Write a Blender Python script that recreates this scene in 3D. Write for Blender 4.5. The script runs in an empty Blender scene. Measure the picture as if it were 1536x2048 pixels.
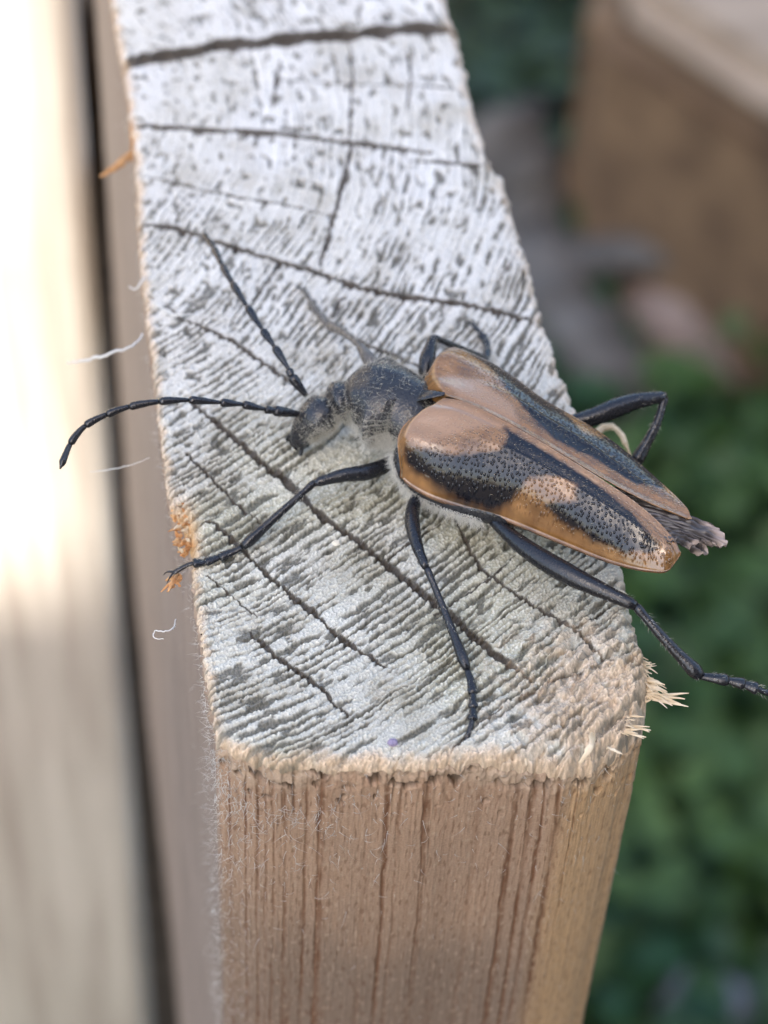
# Longhorn beetle on the weathered end of a board.  1 Blender unit = 1 cm.
import bpy, math, random
import numpy as np
from mathutils import Matrix, Vector

S = bpy.context.scene
S.unit_settings.system = 'METRIC'
S.unit_settings.scale_length = 0.01
S.unit_settings.length_unit = 'CENTIMETERS'
COL = S.collection
rng = np.random.default_rng(7)
random.seed(7)

# ------------------------------------------------------------------ camera
F_PX = 4837.85                                    # focal length for a 1536 x 2048 frame
RW = np.array([[0.98552768, -0.16465873, 0.04028265],
               [-0.10108741, -0.76162759, -0.64008183],
               [0.13607544, 0.62674629, -0.76725000]])   # world -> camera (x right, y down, z forward)
CAM = np.array([-0.62755, -5.95223, 8.76825])
cam = bpy.data.cameras.new('camera')
cam.sensor_fit = 'HORIZONTAL'
cam.sensor_width = 36.0
cam.lens = 36.0 * F_PX / 1536.0
cam.clip_start = 0.5
cam.clip_end = 60000.0
cam.dof.use_dof = True
cam.dof.focus_distance = 10.95
cam.dof.aperture_fstop = cam.lens * 1e-3 / 0.185   # lens opening 1.85 mm across
cam_o = bpy.data.objects.new('camera', cam)
COL.objects.link(cam_o)
m = Matrix.Identity(4)
for i in range(3):
    m[i][0] = RW[0][i]; m[i][1] = -RW[1][i]; m[i][2] = -RW[2][i]; m[i][3] = CAM[i]
cam_o.matrix_world = m
S.camera = cam_o

# ------------------------------------------------------------------ sky, sun, exposure
SUN_EL, SUN_AZ = math.radians(50), math.radians(8)     # the sun stands behind the viewer, a little to the left
sdir = Vector((-math.cos(SUN_EL) * math.sin(SUN_AZ), -math.cos(SUN_EL) * math.cos(SUN_AZ), math.sin(SUN_EL)))
W = bpy.data.worlds.new('World'); S.world = W
W.use_nodes = True
nt = W.node_tree
sky = nt.nodes.new('ShaderNodeTexSky')
sky.sky_type = 'NISHITA'
sky.sun_disc = False
sky.sun_elevation = SUN_EL
sky.sun_rotation = math.atan2(sdir.x, sdir.y)
sky.dust_density = 3.2
sky.air_density = 1.0
sky.ozone_density = 0.6
bg = nt.nodes['Background']
nt.links.new(sky.outputs[0], bg.inputs[0])
bg.inputs[1].default_value = 0.12
sun = bpy.data.lights.new('sun', 'SUN')
sun.energy = 3.4
sun.angle = math.radians(1.0)
sun.color = (1.0, 0.95, 0.87)
sun_o = bpy.data.objects.new('sun', sun); COL.objects.link(sun_o)
sun_o.rotation_euler = sdir.to_track_quat('Z', 'Y').to_euler()
S.view_settings.view_transform = 'Standard'
S.view_settings.look = 'None'
S.view_settings.gamma = 1.0
S.view_settings.exposure = 2.3
S.cycles.use_denoising = True

# ------------------------------------------------------------------ helpers
def P(px, py, z):
    """point of the photograph seen at height z above the board's end"""
    d = RW.T @ np.array([px - 768.0, py - 1024.0, F_PX])
    return CAM + d * ((z - CAM[2]) / d[2])

def PY(px, py, y):
    d = RW.T @ np.array([px - 768.0, py - 1024.0, F_PX])
    return CAM + d * ((y - CAM[1]) / d[1])

def PX(px, py, x):
    d = RW.T @ np.array([px - 768.0, py - 1024.0, F_PX])
    return CAM + d * ((x - CAM[0]) / d[0])

def h2(ix, iy, seed):
    h = (ix.astype(np.int64) * 374761393 + iy.astype(np.int64) * 668265263 + seed * 974711) & 0xffffffff
    h = ((h ^ (h >> 13)) * 1274126177) & 0xffffffff
    h = ((h ^ (h >> 16)) * 2246822519) & 0xffffffff
    return ((h ^ (h >> 15)) & 0xffffff) / float(0xffffff)

def noise(x, y, seed=0):
    x = np.asarray(x, float); y = np.asarray(y, float)
    x, y = np.broadcast_arrays(x, y)
    ix = np.floor(x); iy = np.floor(y)
    fx = x - ix; fy = y - iy
    u = fx * fx * fx * (fx * (fx * 6 - 15) + 10); v = fy * fy * fy * (fy * (fy * 6 - 15) + 10)
    def g(a, b):
        t = h2(ix + a, iy + b, seed) * 6.2831853
        return np.cos(t) * (fx - a) + np.sin(t) * (fy - b)
    return 1.5 * ((g(0, 0) * (1 - u) + g(1, 0) * u) * (1 - v) + (g(0, 1) * (1 - u) + g(1, 1) * u) * v)

def fbm(x, y, seed=0, octv=3):
    s = 0; a = 1.0; t = 0
    for k in range(octv):
        s = s + a * noise(x * 2 ** k, y * 2 ** k, seed + k * 17); t += a; a *= 0.5
    return s / t

def sst(a, b, x):
    t = np.clip((x - a) / (b - a), 0, 1)
    return t * t * (3 - 2 * t)

def mesh_np(name, co, faces, mat, parent=None, attrs=None, smooth=True, uv=None):
    """faces: (n,4) or (n,3) int array, or a list of such arrays"""
    me = bpy.data.meshes.new(name)
    co = np.asarray(co, np.float32)
    fl = faces if isinstance(faces, list) else [faces]
    fl = [np.asarray(f, np.int32) for f in fl if len(f)]
    me.vertices.add(len(co)); me.vertices.foreach_set('co', co.ravel())
    nl = sum(f.size for f in fl); nf = sum(len(f) for f in fl)
    me.loops.add(nl); me.loops.foreach_set('vertex_index', np.concatenate([f.ravel() for f in fl]))
    me.polygons.add(nf)
    tot = np.concatenate([np.full(len(f), f.shape[1], np.int32) for f in fl])
    st = np.concatenate([[0], np.cumsum(tot)[:-1]]).astype(np.int32)
    me.polygons.foreach_set('loop_start', st)
    me.polygons.foreach_set('use_smooth', np.full(nf, smooth, bool))
    me.update(calc_edges=True)
    me.validate()
    for k, v in (attrs or {}).items():
        v = np.asarray(v, np.float32)
        if v.ndim == 1:
            a = me.attributes.new(k, 'FLOAT', 'POINT'); a.data.foreach_set('value', v)
        elif v.shape[1] == 3:
            a = me.attributes.new(k, 'FLOAT_COLOR', 'POINT')
            a.data.foreach_set('color', np.concatenate([v, np.ones((len(v), 1), np.float32)], 1).ravel())
        else:
            a = me.attributes.new(k, 'FLOAT2', 'POINT'); a.data.foreach_set('vector', v.ravel())
    o = bpy.data.objects.new(name, me); COL.objects.link(o)
    if mat is not None: me.materials.append(mat)
    if parent is not None: o.parent = parent
    return o

def grid_faces(nr, nc, base=0, wrap=False):
    i = np.arange(nr - 1)[:, None]; j = np.arange(nc if wrap else nc - 1)[None, :]
    j2 = (j + 1) % nc
    return np.stack([base + i * nc + j, base + i * nc + j2, base + (i + 1) * nc + j2, base + (i + 1) * nc + j], -1).reshape(-1, 4)

def spline(pts, n, cols=None):
    """Catmull-Rom through rows of pts (any columns)"""
    p = np.asarray(pts, float)
    if len(p) == 2:
        t = np.linspace(0, 1, n)[:, None]
        return p[0] * (1 - t) + p[1] * t
    d = np.concatenate([[0], np.cumsum(np.linalg.norm(np.diff(p[:, :3], axis=0), axis=1))])
    t = np.linspace(0, d[-1], n)
    q = np.concatenate([[2 * p[0] - p[1]], p, [2 * p[-1] - p[-2]]])
    k = np.clip(np.searchsorted(d, t, side='right') - 1, 0, len(p) - 2)
    u = ((t - d[k]) / np.maximum(d[k + 1] - d[k], 1e-9))[:, None]
    a, b, c, e = q[k], q[k + 1], q[k + 2], q[k + 3]
    return 0.5 * (2 * b + (c - a) * u + (2 * a - 5 * b + 4 * c - e) * u ** 2 + (3 * b - a - 3 * c + e) * u ** 3)

def frames(c, up):
    tg = np.gradient(c, axis=0); tg /= np.linalg.norm(tg, axis=1)[:, None] + 1e-12
    up = np.asarray(up, float)
    sd = np.cross(tg, np.broadcast_to(up, tg.shape))
    ln = np.linalg.norm(sd, axis=1)[:, None]
    sd = np.where(ln < 1e-4, np.array([1.0, 0, 0]), sd / np.maximum(ln, 1e-9))
    nv = np.cross(sd, tg)
    return tg, sd, nv

def tube_geo(c, rw, rh=None, ns=8, up=(0, 0, 1), rough=0.0):
    c = np.asarray(c, float); n = len(c)
    rw = np.broadcast_to(np.asarray(rw, float), (n,)); rh = rw if rh is None else np.broadcast_to(np.asarray(rh, float), (n,))
    tg, sd, nv = frames(c, up)
    a = np.arange(ns) / ns * 2 * math.pi
    k = 1 + (rough * rng.standard_normal((n, ns)) if rough else 0)
    co = c[:, None] + (sd[:, None] * (np.cos(a)[None, :] * rw[:, None] * k)[..., None]) + nv[:, None] * ((np.sin(a)[None, :] * rh[:, None] * k)[..., None])
    co = co.reshape(-1, 3)
    f4 = grid_faces(n, ns, 0, True)
    b = len(co)
    co = np.concatenate([co, c[:1], c[-1:]])
    j = np.arange(ns); j2 = (j + 1) % ns
    f3 = np.concatenate([np.stack([np.full(ns, b), j2, j], 1), np.stack([np.full(ns, b + 1), (n - 1) * ns + j, (n - 1) * ns + j2], 1)])
    return co, f4, f3

class Geo:
    def __init__(s): s.co = []; s.f4 = []; s.f3 = []; s.n = 0
    def add(s, co, f4, f3=None):
        s.co.append(co); s.f4.append(np.asarray(f4) + s.n)
        if f3 is not None and len(f3): s.f3.append(np.asarray(f3) + s.n)
        s.n += len(co)
    def tube(s, *a, **k): s.add(*tube_geo(*a, **k))
    def build(s, name, mat, parent=None, attrs=None, smooth=True):
        fl = [np.concatenate(s.f4)] if s.f4 else []
        if s.f3: fl.append(np.concatenate(s.f3))
        return mesh_np(name, np.concatenate(s.co), fl, mat, parent, attrs, smooth)

def hairs(roots, dirs, length, r, bend=0.4, seg=4):
    """thin three-sided tapering hairs, all arrays (n,3); returns co, f4"""
    n = len(roots); dirs = dirs / np.linalg.norm(dirs, axis=1)[:, None]
    rn = rng.standard_normal((n, 3)); rn -= (rn * dirs).sum(1)[:, None] * dirs; rn /= np.linalg.norm(rn, axis=1)[:, None]
    bn = np.cross(dirs, rn)
    L = np.broadcast_to(length, (n,))[:, None]
    co = []
    for k in range(seg):
        t = k / (seg - 1)
        c = roots + dirs * L * t + rn * (L * bend * t * t)
        rr = np.broadcast_to(r, (n,))[:, None] * (1 - 0.85 * t)
        for q in range(3):
            an = q * 2 * math.pi / 3
            co.append(c + (rn * math.cos(an) + bn * math.sin(an)) * rr)
    co = np.stack(co, 1).reshape(-1, 3)
    base = np.arange(n)[:, None] * (seg * 3)
    f = []
    for k in range(seg - 1):
        for q in range(3):
            q2 = (q + 1) % 3
            f.append(np.stack([k * 3 + q + base[:, 0], k * 3 + q2 + base[:, 0], (k + 1) * 3 + q2 + base[:, 0], (k + 1) * 3 + q + base[:, 0]], 1))
    return co, np.concatenate(f)

def empty(name, loc=(0, 0, 0), parent=None):
    o = bpy.data.objects.new(name, None); COL.objects.link(o)
    o.location = loc; o.empty_display_size = 0.2
    if parent is not None: o.parent = parent
    return o

def tag(o, label, cat, group=None):
    o['label'] = label; o['category'] = cat
    if group: o['group'] = group
    return o

def mat(name, color, rough=0.6, spec=0.5, **kw):
    m = bpy.data.materials.new(name); m.use_nodes = True
    b = m.node_tree.nodes['Principled BSDF']
    b.inputs['Base Color'].default_value = (*color, 1)
    b.inputs['Roughness'].default_value = rough
    b.inputs['Specular IOR Level'].default_value = spec
    for k, v in kw.items(): b.inputs[k.replace('_', ' ')].default_value = v
    return m

def N(m, typ, **kw):
    n = m.node_tree.nodes.new(typ)
    for k, v in kw.items():
        if k in n.inputs: n.inputs[k].default_value = v
        else: setattr(n, k, v)
    return n

def noise_col(m, c1, c2, scale, vec=None, detail=5, lo=0.35, hi=0.65, stretch=None, bump=0.0, bdist=0.01):
    """noise between two base colours (+ bump) in object space"""
    t = m.node_tree; b = t.nodes['Principled BSDF']
    tc = N(m, 'ShaderNodeTexCoord')
    mp = N(m, 'ShaderNodeMapping')
    if stretch: mp.inputs['Scale'].default_value = stretch
    t.links.new(tc.outputs['Object'], mp.inputs[0])
    nz = N(m, 'ShaderNodeTexNoise', Scale=scale, Detail=detail)
    t.links.new(mp.outputs[0], nz.inputs['Vector'])
    cr = N(m, 'ShaderNodeValToRGB')
    cr.color_ramp.elements[0].position = lo; cr.color_ramp.elements[0].color = (*c1, 1)
    cr.color_ramp.elements[1].position = hi; cr.color_ramp.elements[1].color = (*c2, 1)
    t.links.new(nz.outputs['Fac'], cr.inputs[0]); t.links.new(cr.outputs[0], b.inputs['Base Color'])
    if bump:
        bp = N(m, 'ShaderNodeBump', Strength=bump, Distance=bdist)
        t.links.new(nz.outputs['Fac'], bp.inputs['Height']); t.links.new(bp.outputs[0], b.inputs['Normal'])
    return cr

def attr_mat(name, rough=0.7, spec=0.3, fine=0.0, fscale=120.0, var=0.12):
    """base colour from the point attribute 'tint', fine relief from noise"""
    m = mat(name, (0.5, 0.5, 0.5), rough, spec)
    t = m.node_tree; b = t.nodes['Principled BSDF']
    at = N(m, 'ShaderNodeAttribute', attribute_name='tint')
    tc = N(m, 'ShaderNodeTexCoord')
    nz = N(m, 'ShaderNodeTexNoise', Scale=fscale, Detail=4.0)
    t.links.new(tc.outputs['Object'], nz.inputs['Vector'])
    mr = N(m, 'ShaderNodeMapRange')
    mr.inputs[1].default_value = 0.3; mr.inputs[2].default_value = 0.7
    mr.inputs[3].default_value = 1 - var; mr.inputs[4].default_value = 1 + var
    t.links.new(nz.outputs['Fac'], mr.inputs[0])
    mx = N(m, 'ShaderNodeVectorMath', operation='SCALE')
    t.links.new(at.outputs['Color'], mx.inputs[0]); t.links.new(mr.outputs[0], mx.inputs['Scale'])
    t.links.new(mx.outputs[0], b.inputs['Base Color'])
    if fine:
        bp = N(m, 'ShaderNodeBump', Strength=fine, Distance=0.004)
        t.links.new(nz.outputs['Fac'], bp.inputs['Height']); t.links.new(bp.outputs[0], b.inputs['Normal'])
    return m

# ------------------------------------------------------------------ materials
M_END = attr_mat('weathered_end_grain', 0.62, 0.35, 0.5, 160)
M_SIDE = attr_mat('side_grain', 0.7, 0.3, 0.35, 90)
M_STRAW = mat('straw_fibre', (0.62, 0.46, 0.27), 0.6, 0.3); noise_col(M_STRAW, (0.78, 0.65, 0.46), (0.60, 0.45, 0.27), 12)
M_ORANGE = mat('fresh_wood_fibre', (0.55, 0.28, 0.10), 0.6, 0.3); noise_col(M_ORANGE, (0.62, 0.36, 0.16), (0.40, 0.17, 0.055), 25)
M_WHITE = mat('pale_fibre', (0.62, 0.60, 0.55), 0.6, 0.2)
M_SPLINT = mat('brown_splinter', (0.45, 0.24, 0.10), 0.6, 0.3); noise_col(M_SPLINT, (0.50, 0.28, 0.12), (0.33, 0.16, 0.06), 30, stretch=(1, 1, 1))

# ------------------------------------------------------------------ ground and sky setting
GZ = -48.0
def ground():
    n = 120
    u = np.linspace(-1, 1, n); s = np.sign(u) * np.abs(u) ** 6 * 30000 + u * 90
    X, Y = np.meshgrid(s, s)
    Z = GZ + 1.5 * fbm(X * 0.08, Y * 0.08, 5, 3) * np.exp(-(X ** 2 + Y ** 2) / 200 ** 2)
    co = np.stack([X, Y + 40, Z], -1).reshape(-1, 3)
    m = mat('soil', (0.05, 0.04, 0.03), 0.9, 0.2)
    noise_col(m, (0.022, 0.019, 0.015), (0.060, 0.046, 0.034), 0.35, bump=0.6, bdist=0.5)
    o = mesh_np('ground', co, grid_faces(n, n), m)
    o['kind'] = 'structure'
ground()

# ------------------------------------------------------------------ the board the beetle stands on
board = empty('timber_board', (0.95, 3.5, -13.0))
tag(board, 'weathered upright timber board whose cracked grey end grain carries the beetle', 'board')
def in_board(o):
    o.parent = board; o.matrix_parent_inverse = Matrix.Translation(-Vector(board.location)); return o

BACK = 7.12
PITH = np.array([-1.40, 4.33])
lp = [(232, 60), (249, 140), (262, 240), (272, 330), (276, 450), (285, 560), (300, 680), (313, 800), (328, 930), (338, 1000), (366, 1040), (386, 1090), (384, 1140), (393, 1210), (405, 1290), (415, 1370), (428, 1440), (436, 1500)]
rp = [(872, -70), (890, 0), (908, 58), (917, 92), (940, 200), (976, 318), (979, 334), (1003, 352), (1040, 480), (1085, 640), (1115, 740), (1150, 820), (1200, 960), (1240, 1120), (1262, 1210), (1284, 1290), (1300, 1350), (1308, 1420)]
lq = np.array([P(a, b, 0.0)[:2] for a, b in lp]); rq = np.array([P(a, b, -0.02)[:2] for a, b in rp])
def x_left(y):
    x = np.interp(y, lq[::-1, 1], lq[::-1, 0])
    return x + 0.012 * noise(y * 9, y * 0 + 3.1, 3) + 0.012 * noise(y * 31, y * 0 + 7.7, 4) + 0.006 * noise(y * 80, y * 0 + 3.7, 5)
def x_right(y):
    x = np.interp(y, rq[::-1, 1], rq[::-1, 0])
    return x + 0.012 * noise(y * 8, y * 0 + 1.3, 6) + 0.014 * noise(y * 24, y * 0 + 2.2, 8) + 0.007 * noise(y * 70, y * 0 + 6.2, 9)
fp = [(436, 1480), (470, 1515), (540, 1536), (700, 1545), (800, 1542), (920, 1530), (1050, 1522), (1150, 1520), (1215, 1495), (1270, 1455), (1300, 1395)]
fq = np.array([P(a, b, -0.07)[:2] for a, b in fp])
def y_front(x):
    y = np.interp(x, fq[:, 0], fq[:, 1])
    k = 0.5 * (np.interp(x - 0.03, fq[:, 0], fq[:, 1]) + np.interp(x + 0.03, fq[:, 0], fq[:, 1]))
    return 0.4 * y + 0.6 * k + 0.012 * noise(x * 11, x * 0 + 5.5, 12) + 0.012 * noise(x * 34, x * 0 + 8.5, 13)

CR = [  # (pixel polyline, width, depth) : radial checks and ring shakes
    ([(225, 132), (250, 128), (330, 110), (450, 90), (600, 78), (750, 64), (830, 56), (915, 62)], 36, 0.16),
    ([(262, 250), (400, 258), (550, 268), (700, 285), (780, 296), (862, 305)], 13, 0.12),
    ([(820, 322), (900, 325), (990, 334)], 9, 0.10),
    ([(272, 345), (400, 380), (500, 398), (570, 408), (650, 428)], 5, 0.05),
    ([(560, 160), (700, 168), (850, 172), (930, 180)], 4, 0.04),
    ([(270, 447), (350, 455), (420, 478), (520, 512), (640, 546), (720, 576), (800, 592), (950, 612), (1060, 640)], 12, 0.12),
    ([(330, 610), (370, 640), (470, 685), (540, 735), (600, 775)], 9, 0.10),
    ([(640, 628), (664, 650), (720, 684), (780, 708), (845, 735)], 12, 0.12),
    ([(385, 806), (450, 860), (520, 920), (580, 968), (640, 1030), (720, 1085), (800, 1150), (900, 1230), (980, 1300), (1062, 1358)], 13, 0.15),
    ([(372, 905), (430, 965), (470, 1005), (525, 1050)], 7, 0.08),
    ([(385, 1062), (405, 1044), (425, 1042), (470, 1085), (540, 1155), (620, 1220), (700, 1290), (775, 1335)], 9, 0.11),
    ([(500, 1265), (560, 1320), (640, 1375), (695, 1432)], 8, 0.09),
    ([(415, 1150), (460, 1190), (515, 1235)], 5, 0.06),
    ([(900, 1020), (960, 1135), (1052, 1202), (1147, 1256), (1200, 1306), (1225, 1318)], 6, 0.07),
    ([(1147, 1256), (1185, 1238), (1220, 1212)], 5, 0.06),
    ([(706, 285), (690, 350), (672, 420), (655, 480), (640, 530)], 9, 0.10),
    ([(692, 590), (676, 608), (662, 632)], 7, 0.07),
    ([(560, 120), (552, 170), (545, 215)], 6, 0.06), ([(700, 90), (705, 150), (700, 240), (698, 290)], 5, 0.06),
    ([(815, 95), (822, 160), (812, 230)], 5, 0.05),
    ([(900, 1500), (925, 1480), (950, 1450), (1000, 1420)], 6, 0.06), ([(1040, 1395), (1100, 1360), (1190, 1330)], 7, 0.08),
    ([(870, 1230), (930, 1190), (990, 1150), (1030, 1110)], 5, 0.06), ([(760, 1130), (820, 1085), (880, 1050)], 4, 0.05),
    ([(505, 600), (540, 560), (560, 525)], 5, 0.04), ([(1000, 560), (1020, 530), (1035, 500)], 5, 0.05),
]
def seg_dist(x, y, poly):
    d = np.full(x.shape, 9.0)
    for a, b in zip(poly[:-1], poly[1:]):
        ab = b - a; t = np.clip(((x - a[0]) * ab[0] + (y - a[1]) * ab[1]) / (ab @ ab), 0, 1)
        d = np.minimum(d, np.hypot(x - a[0] - t * ab[0], y - a[1] - t * ab[1]))
    return d

def rings(x, y):
    r = np.hypot(x - PITH[0], y - PITH[1])
    a = np.arctan2(y - PITH[1], x - PITH[0]) * 3.6
    rw = r + 0.045 * noise(x * 1.3, y * 1.3, 21) + 0.010 * noise(x * 7, y * 7, 22) + 0.0065 * noise(x * 42, y * 42, 25) + 0.003 * noise(x * 95, y * 95, 26)
    ph = rw / 0.043 + 1.1 * noise(rw * 5.0, rw * 0 + 0.5, 23) + 0.6 * noise(rw * 11, rw * 0 + 4.5, 24)
    fr = ph - np.floor(ph)
    return r, a, rw, ph, fr

def lerp(a, b, t):
    return a + (np.asarray(b) - np.asarray(a)) * t[..., None]

def build_board():
    nx, n1, n2 = 540, 1420, 60
    u = np.linspace(0, 1, nx); u = 0.75 * u + 0.25 * (0.5 - 0.5 * np.cos(np.pi * u))
    vv = np.concatenate([np.linspace(0, 0.78, n1) ** 1.08, np.linspace(0.78 ** 1.08, 1, n2)[1:]])
    ny = len(vv)
    xn = 1.9 * u
    # front outline as a function of u, then columns follow both edges
    xf = np.linspace(0, 1, nx)
    xl0, xr0 = x_left(np.array([0.0]))[0], x_right(np.array([0.0]))[0]
    yf = y_front(xl0 + (xr0 - xl0) * u)
    Y = yf[None, :] + (BACK - yf)[None, :] * vv[:, None]
    XL = x_left(Y); XR = x_right(Y)
    X = XL + (XR - XL) * u[None, :]
    # distance to the three worn edges
    dl = X - XL; dr = XR - X; df = (Y - yf[None, :]) * 0.95
    wear = sst(0.9, 1.75, X) * sst(0.75, 0.05, Y)                   # the front right corner is beaten down
    rl = 0.035 + 0.02 * noise(Y * 4, Y * 0, 31)
    rr_ = 0.05 + 0.05 * sst(0.9, 0.2, Y)
    rf = 0.075 + 0.17 * wear
    def drop(d, r):
        q = np.clip(1 - d / r, 0, 1); return r * (1 - np.sqrt(np.maximum(0, 1 - q * q)))
    edge = drop(dl, rl) + drop(dr, rr_) + drop(df, rf)
    r, a, rw, ph, fr = rings(X, Y)
    tri = np.abs(2 * fr - 1)
    ridge = sst(0.2, 0.8, tri)
    far = sst(2.0, 4.2, Y)                                         # the far end is smoother, with scattered pits
    n1_ = fbm(rw * 30, a * 4.2, 41, 3)
    n2_ = noise(rw * 46, a * 17, 44)
    big = fbm(X * 1.7, Y * 1.7, 47, 2)
    brk0 = fbm(rw * 9, a * 5, 45, 2)
    # soft spring wood worn out between the summer wood ridges, broken into dashes along the rings
    patch = sst(-0.35, 0.3, fbm(X * 2.3 + 9, Y * 2.3, 46, 3))
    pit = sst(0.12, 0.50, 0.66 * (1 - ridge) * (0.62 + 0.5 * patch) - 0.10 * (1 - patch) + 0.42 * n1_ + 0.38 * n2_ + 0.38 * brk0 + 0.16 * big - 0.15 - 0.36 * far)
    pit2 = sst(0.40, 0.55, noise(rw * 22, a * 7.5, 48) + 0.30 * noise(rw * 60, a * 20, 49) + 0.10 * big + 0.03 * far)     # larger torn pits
    grain = noise(X * 90, Y * 90, 51); grain2 = noise(rw * 85, a * 30, 52); grain3 = noise(X * 170, Y * 170, 53)
    H = 0.008 * (ridge - 0.5) * (1 - 0.5 * far) - 0.011 * pit - 0.014 * pit2 + 0.0065 * grain + 0.004 * grain2 + 0.0035 * grain3 + 0.006 * big
    # cracks
    jx = X + 0.010 * noise(X * 22, Y * 22, 61) + 0.004 * noise(X * 70, Y * 70, 62)
    jy = Y + 0.010 * noise(X * 22, Y * 22, 63) + 0.004 * noise(X * 70, Y * 70, 64)
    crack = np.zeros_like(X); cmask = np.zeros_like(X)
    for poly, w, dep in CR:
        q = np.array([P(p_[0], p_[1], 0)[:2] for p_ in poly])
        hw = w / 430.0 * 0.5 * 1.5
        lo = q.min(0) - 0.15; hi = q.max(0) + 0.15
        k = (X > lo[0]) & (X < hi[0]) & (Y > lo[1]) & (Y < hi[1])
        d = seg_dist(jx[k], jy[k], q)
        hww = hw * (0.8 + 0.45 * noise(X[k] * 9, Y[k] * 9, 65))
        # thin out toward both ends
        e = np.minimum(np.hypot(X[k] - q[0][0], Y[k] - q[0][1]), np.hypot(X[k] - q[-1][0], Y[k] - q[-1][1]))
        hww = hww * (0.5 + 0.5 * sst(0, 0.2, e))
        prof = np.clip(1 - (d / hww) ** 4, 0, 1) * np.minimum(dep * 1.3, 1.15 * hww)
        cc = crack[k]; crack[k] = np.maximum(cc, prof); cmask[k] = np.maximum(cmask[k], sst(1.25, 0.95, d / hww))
    H = H - crack
    # crumbly lumps where the corner is worn
    lump = fbm(X * 14, Y * 14, 71, 3); ridge_l = 1 - np.abs(noise(X * 9 + Y * 5, Y * 16 - X * 7, 74))
    H = H + wear * (0.065 * lump + 0.030 * (ridge_l - 0.7))
    dmin = np.minimum(np.minimum(dl, dr), df)
    H = H + 0.020 * sst(0.12, 0.0, dmin) * fbm(X * 24, Y * 24, 77, 2)
    # chip torn out of the left edge
    cp = P(368, 1062, 0)
    chip = np.exp(-(((X - cp[0]) / 0.055) ** 2 + ((Y - cp[1]) / 0.16) ** 2))
    H = H - 0.09 * chip * (0.8 + 0.8 * noise(X * 20, Y * 20, 79))
    Z = H - edge
    # ---- wood colour, with near-to-far shading and recess shade painted in
    light = np.array([0.56, 0.54, 0.49]); mid = np.array([0.34, 0.325, 0.275]); silver = np.array([0.61, 0.60, 0.58])
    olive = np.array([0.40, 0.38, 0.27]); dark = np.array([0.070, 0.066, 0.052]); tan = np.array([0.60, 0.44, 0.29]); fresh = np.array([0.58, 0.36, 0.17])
    c = lerp(np.broadcast_to(light, X.shape + (3,)), mid, sst(0.2, 0.9, 0.55 + 0.5 * n1_ - 0.5 * ridge + 0.25 * grain) * 0.75)
    c = lerp(c, silver, 0.6 * far * sst(-0.2, 0.3, big + 0.4 * grain))
    c = lerp(c, olive, 0.6 * sst(-0.1, 0.3, fbm(X * 1.1 + 4, Y * 1.1, 81, 3)) * sst(2.6, 1.2, Y))
    c = lerp(c, light * 1.22, 0.75 * sst(0.2, 0.5, grain + 0.5 * grain2 + 0.4 * grain3) * (1 - pit))
    stain = fbm(X * 2.9 + 3, Y * 2.9 + 8, 87, 4)
    c = c * (1 - 0.20 * sst(0.0, 0.45, stain)[..., None] * np.array([0.9, 1.0, 1.2])) * (1 + 0.10 * sst(0.0, -0.4, stain)[..., None])
    c = lerp(c, dark, 0.86 * np.maximum(pit, pit2) * (0.8 + 0.2 * sst(-0.3, 0.3, grain)))  # dark weathered pits, with recess shade painted in
    c = lerp(c, np.array([0.060, 0.047, 0.036]) , 0.95 * cmask)  # cracks painted dark, their shade put into the colour
    tn = sst(0.075, 0.0, df - 0.03 * noise(X * 10, Y * 10, 83)) * 0.9
    tn = np.maximum(tn, 0.85 * wear * sst(-0.35, 0.2, lump + 0.9 * (wear - 0.55)))
    tn = np.maximum(tn, 0.75 * sst(0.05, 0.0, dl - 0.02 * noise(X * 12, Y * 12, 84)))
    tn = np.maximum(tn, 0.45 * sst(0.07, 0.0, dr - 0.03 * noise(X * 10, Y * 10, 85)))
    tn = tn * (1 - 0.6 * pit)
    c = lerp(c, tan * (0.9 + 0.25 * grain)[..., None], tn)
    c = lerp(c, fresh, np.clip(1.5 * chip, 0, 1) * 0.9)
    near = sst(2.6, 0.9, Y) * (1 - 0.8 * np.clip(tn, 0, 1))  # darkens the near end, shade painted into the colour
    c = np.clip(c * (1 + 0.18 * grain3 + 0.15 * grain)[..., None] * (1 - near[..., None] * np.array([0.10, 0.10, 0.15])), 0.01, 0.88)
    co = np.stack([X, Y, Z], -1)
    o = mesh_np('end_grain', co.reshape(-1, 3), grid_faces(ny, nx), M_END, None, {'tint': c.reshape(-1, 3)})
    in_board(o)
    # ---- the sides: outline of the cap carried down
    il = np.unique(np.concatenate([np.arange(0, n1, 4), np.arange(n1, ny, 6), [ny - 1]]))
    ir = np.unique(np.concatenate([np.arange(0, ny, 12), [ny - 1]]))
    left = co[il[::-1], 0]; front = co[0, 1:-1]; right = co[ir, -1]
    back = np.linspace(right[-1], left[0], 12)[1:-1]
    ring = np.concatenate([left, front, right, back]); nr = len(ring)
    nl, nf = len(left), len(front)
    out = np.zeros((nr, 2)); out[:nl, 0] = -1; out[nl:nl + nf, 1] = -1; out[nl + nf:nl + nf + len(right), 0] = 1; out[nl + nf + len(right):, 1] = 1
    # smooth normals round the corners
    kk = np.ones(41) / 41
    oo = np.stack([np.convolve(np.concatenate([out[-20:, q], out[:, q], out[:20, q]]), kk, 'valid') for q in (0, 1)], 1)
    ends = np.r_[0:30, nr - 30:nr]; oo[ends] = out[ends]
    out = oo / np.linalg.norm(oo, axis=1)[:, None]
    dz = np.concatenate([np.linspace(0, 0.4, 60), np.linspace(0.4, 3.4, 190)[1:], np.linspace(3.4, 6.0, 30)[1:], [7.0, 8.5, 10.0]])
    nz = len(dz)
    # slowly straighten the outline away from the worn top edge
    base = ring.copy()
    sx = base[:, 0].copy(); sy = base[:, 1].copy()
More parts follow.
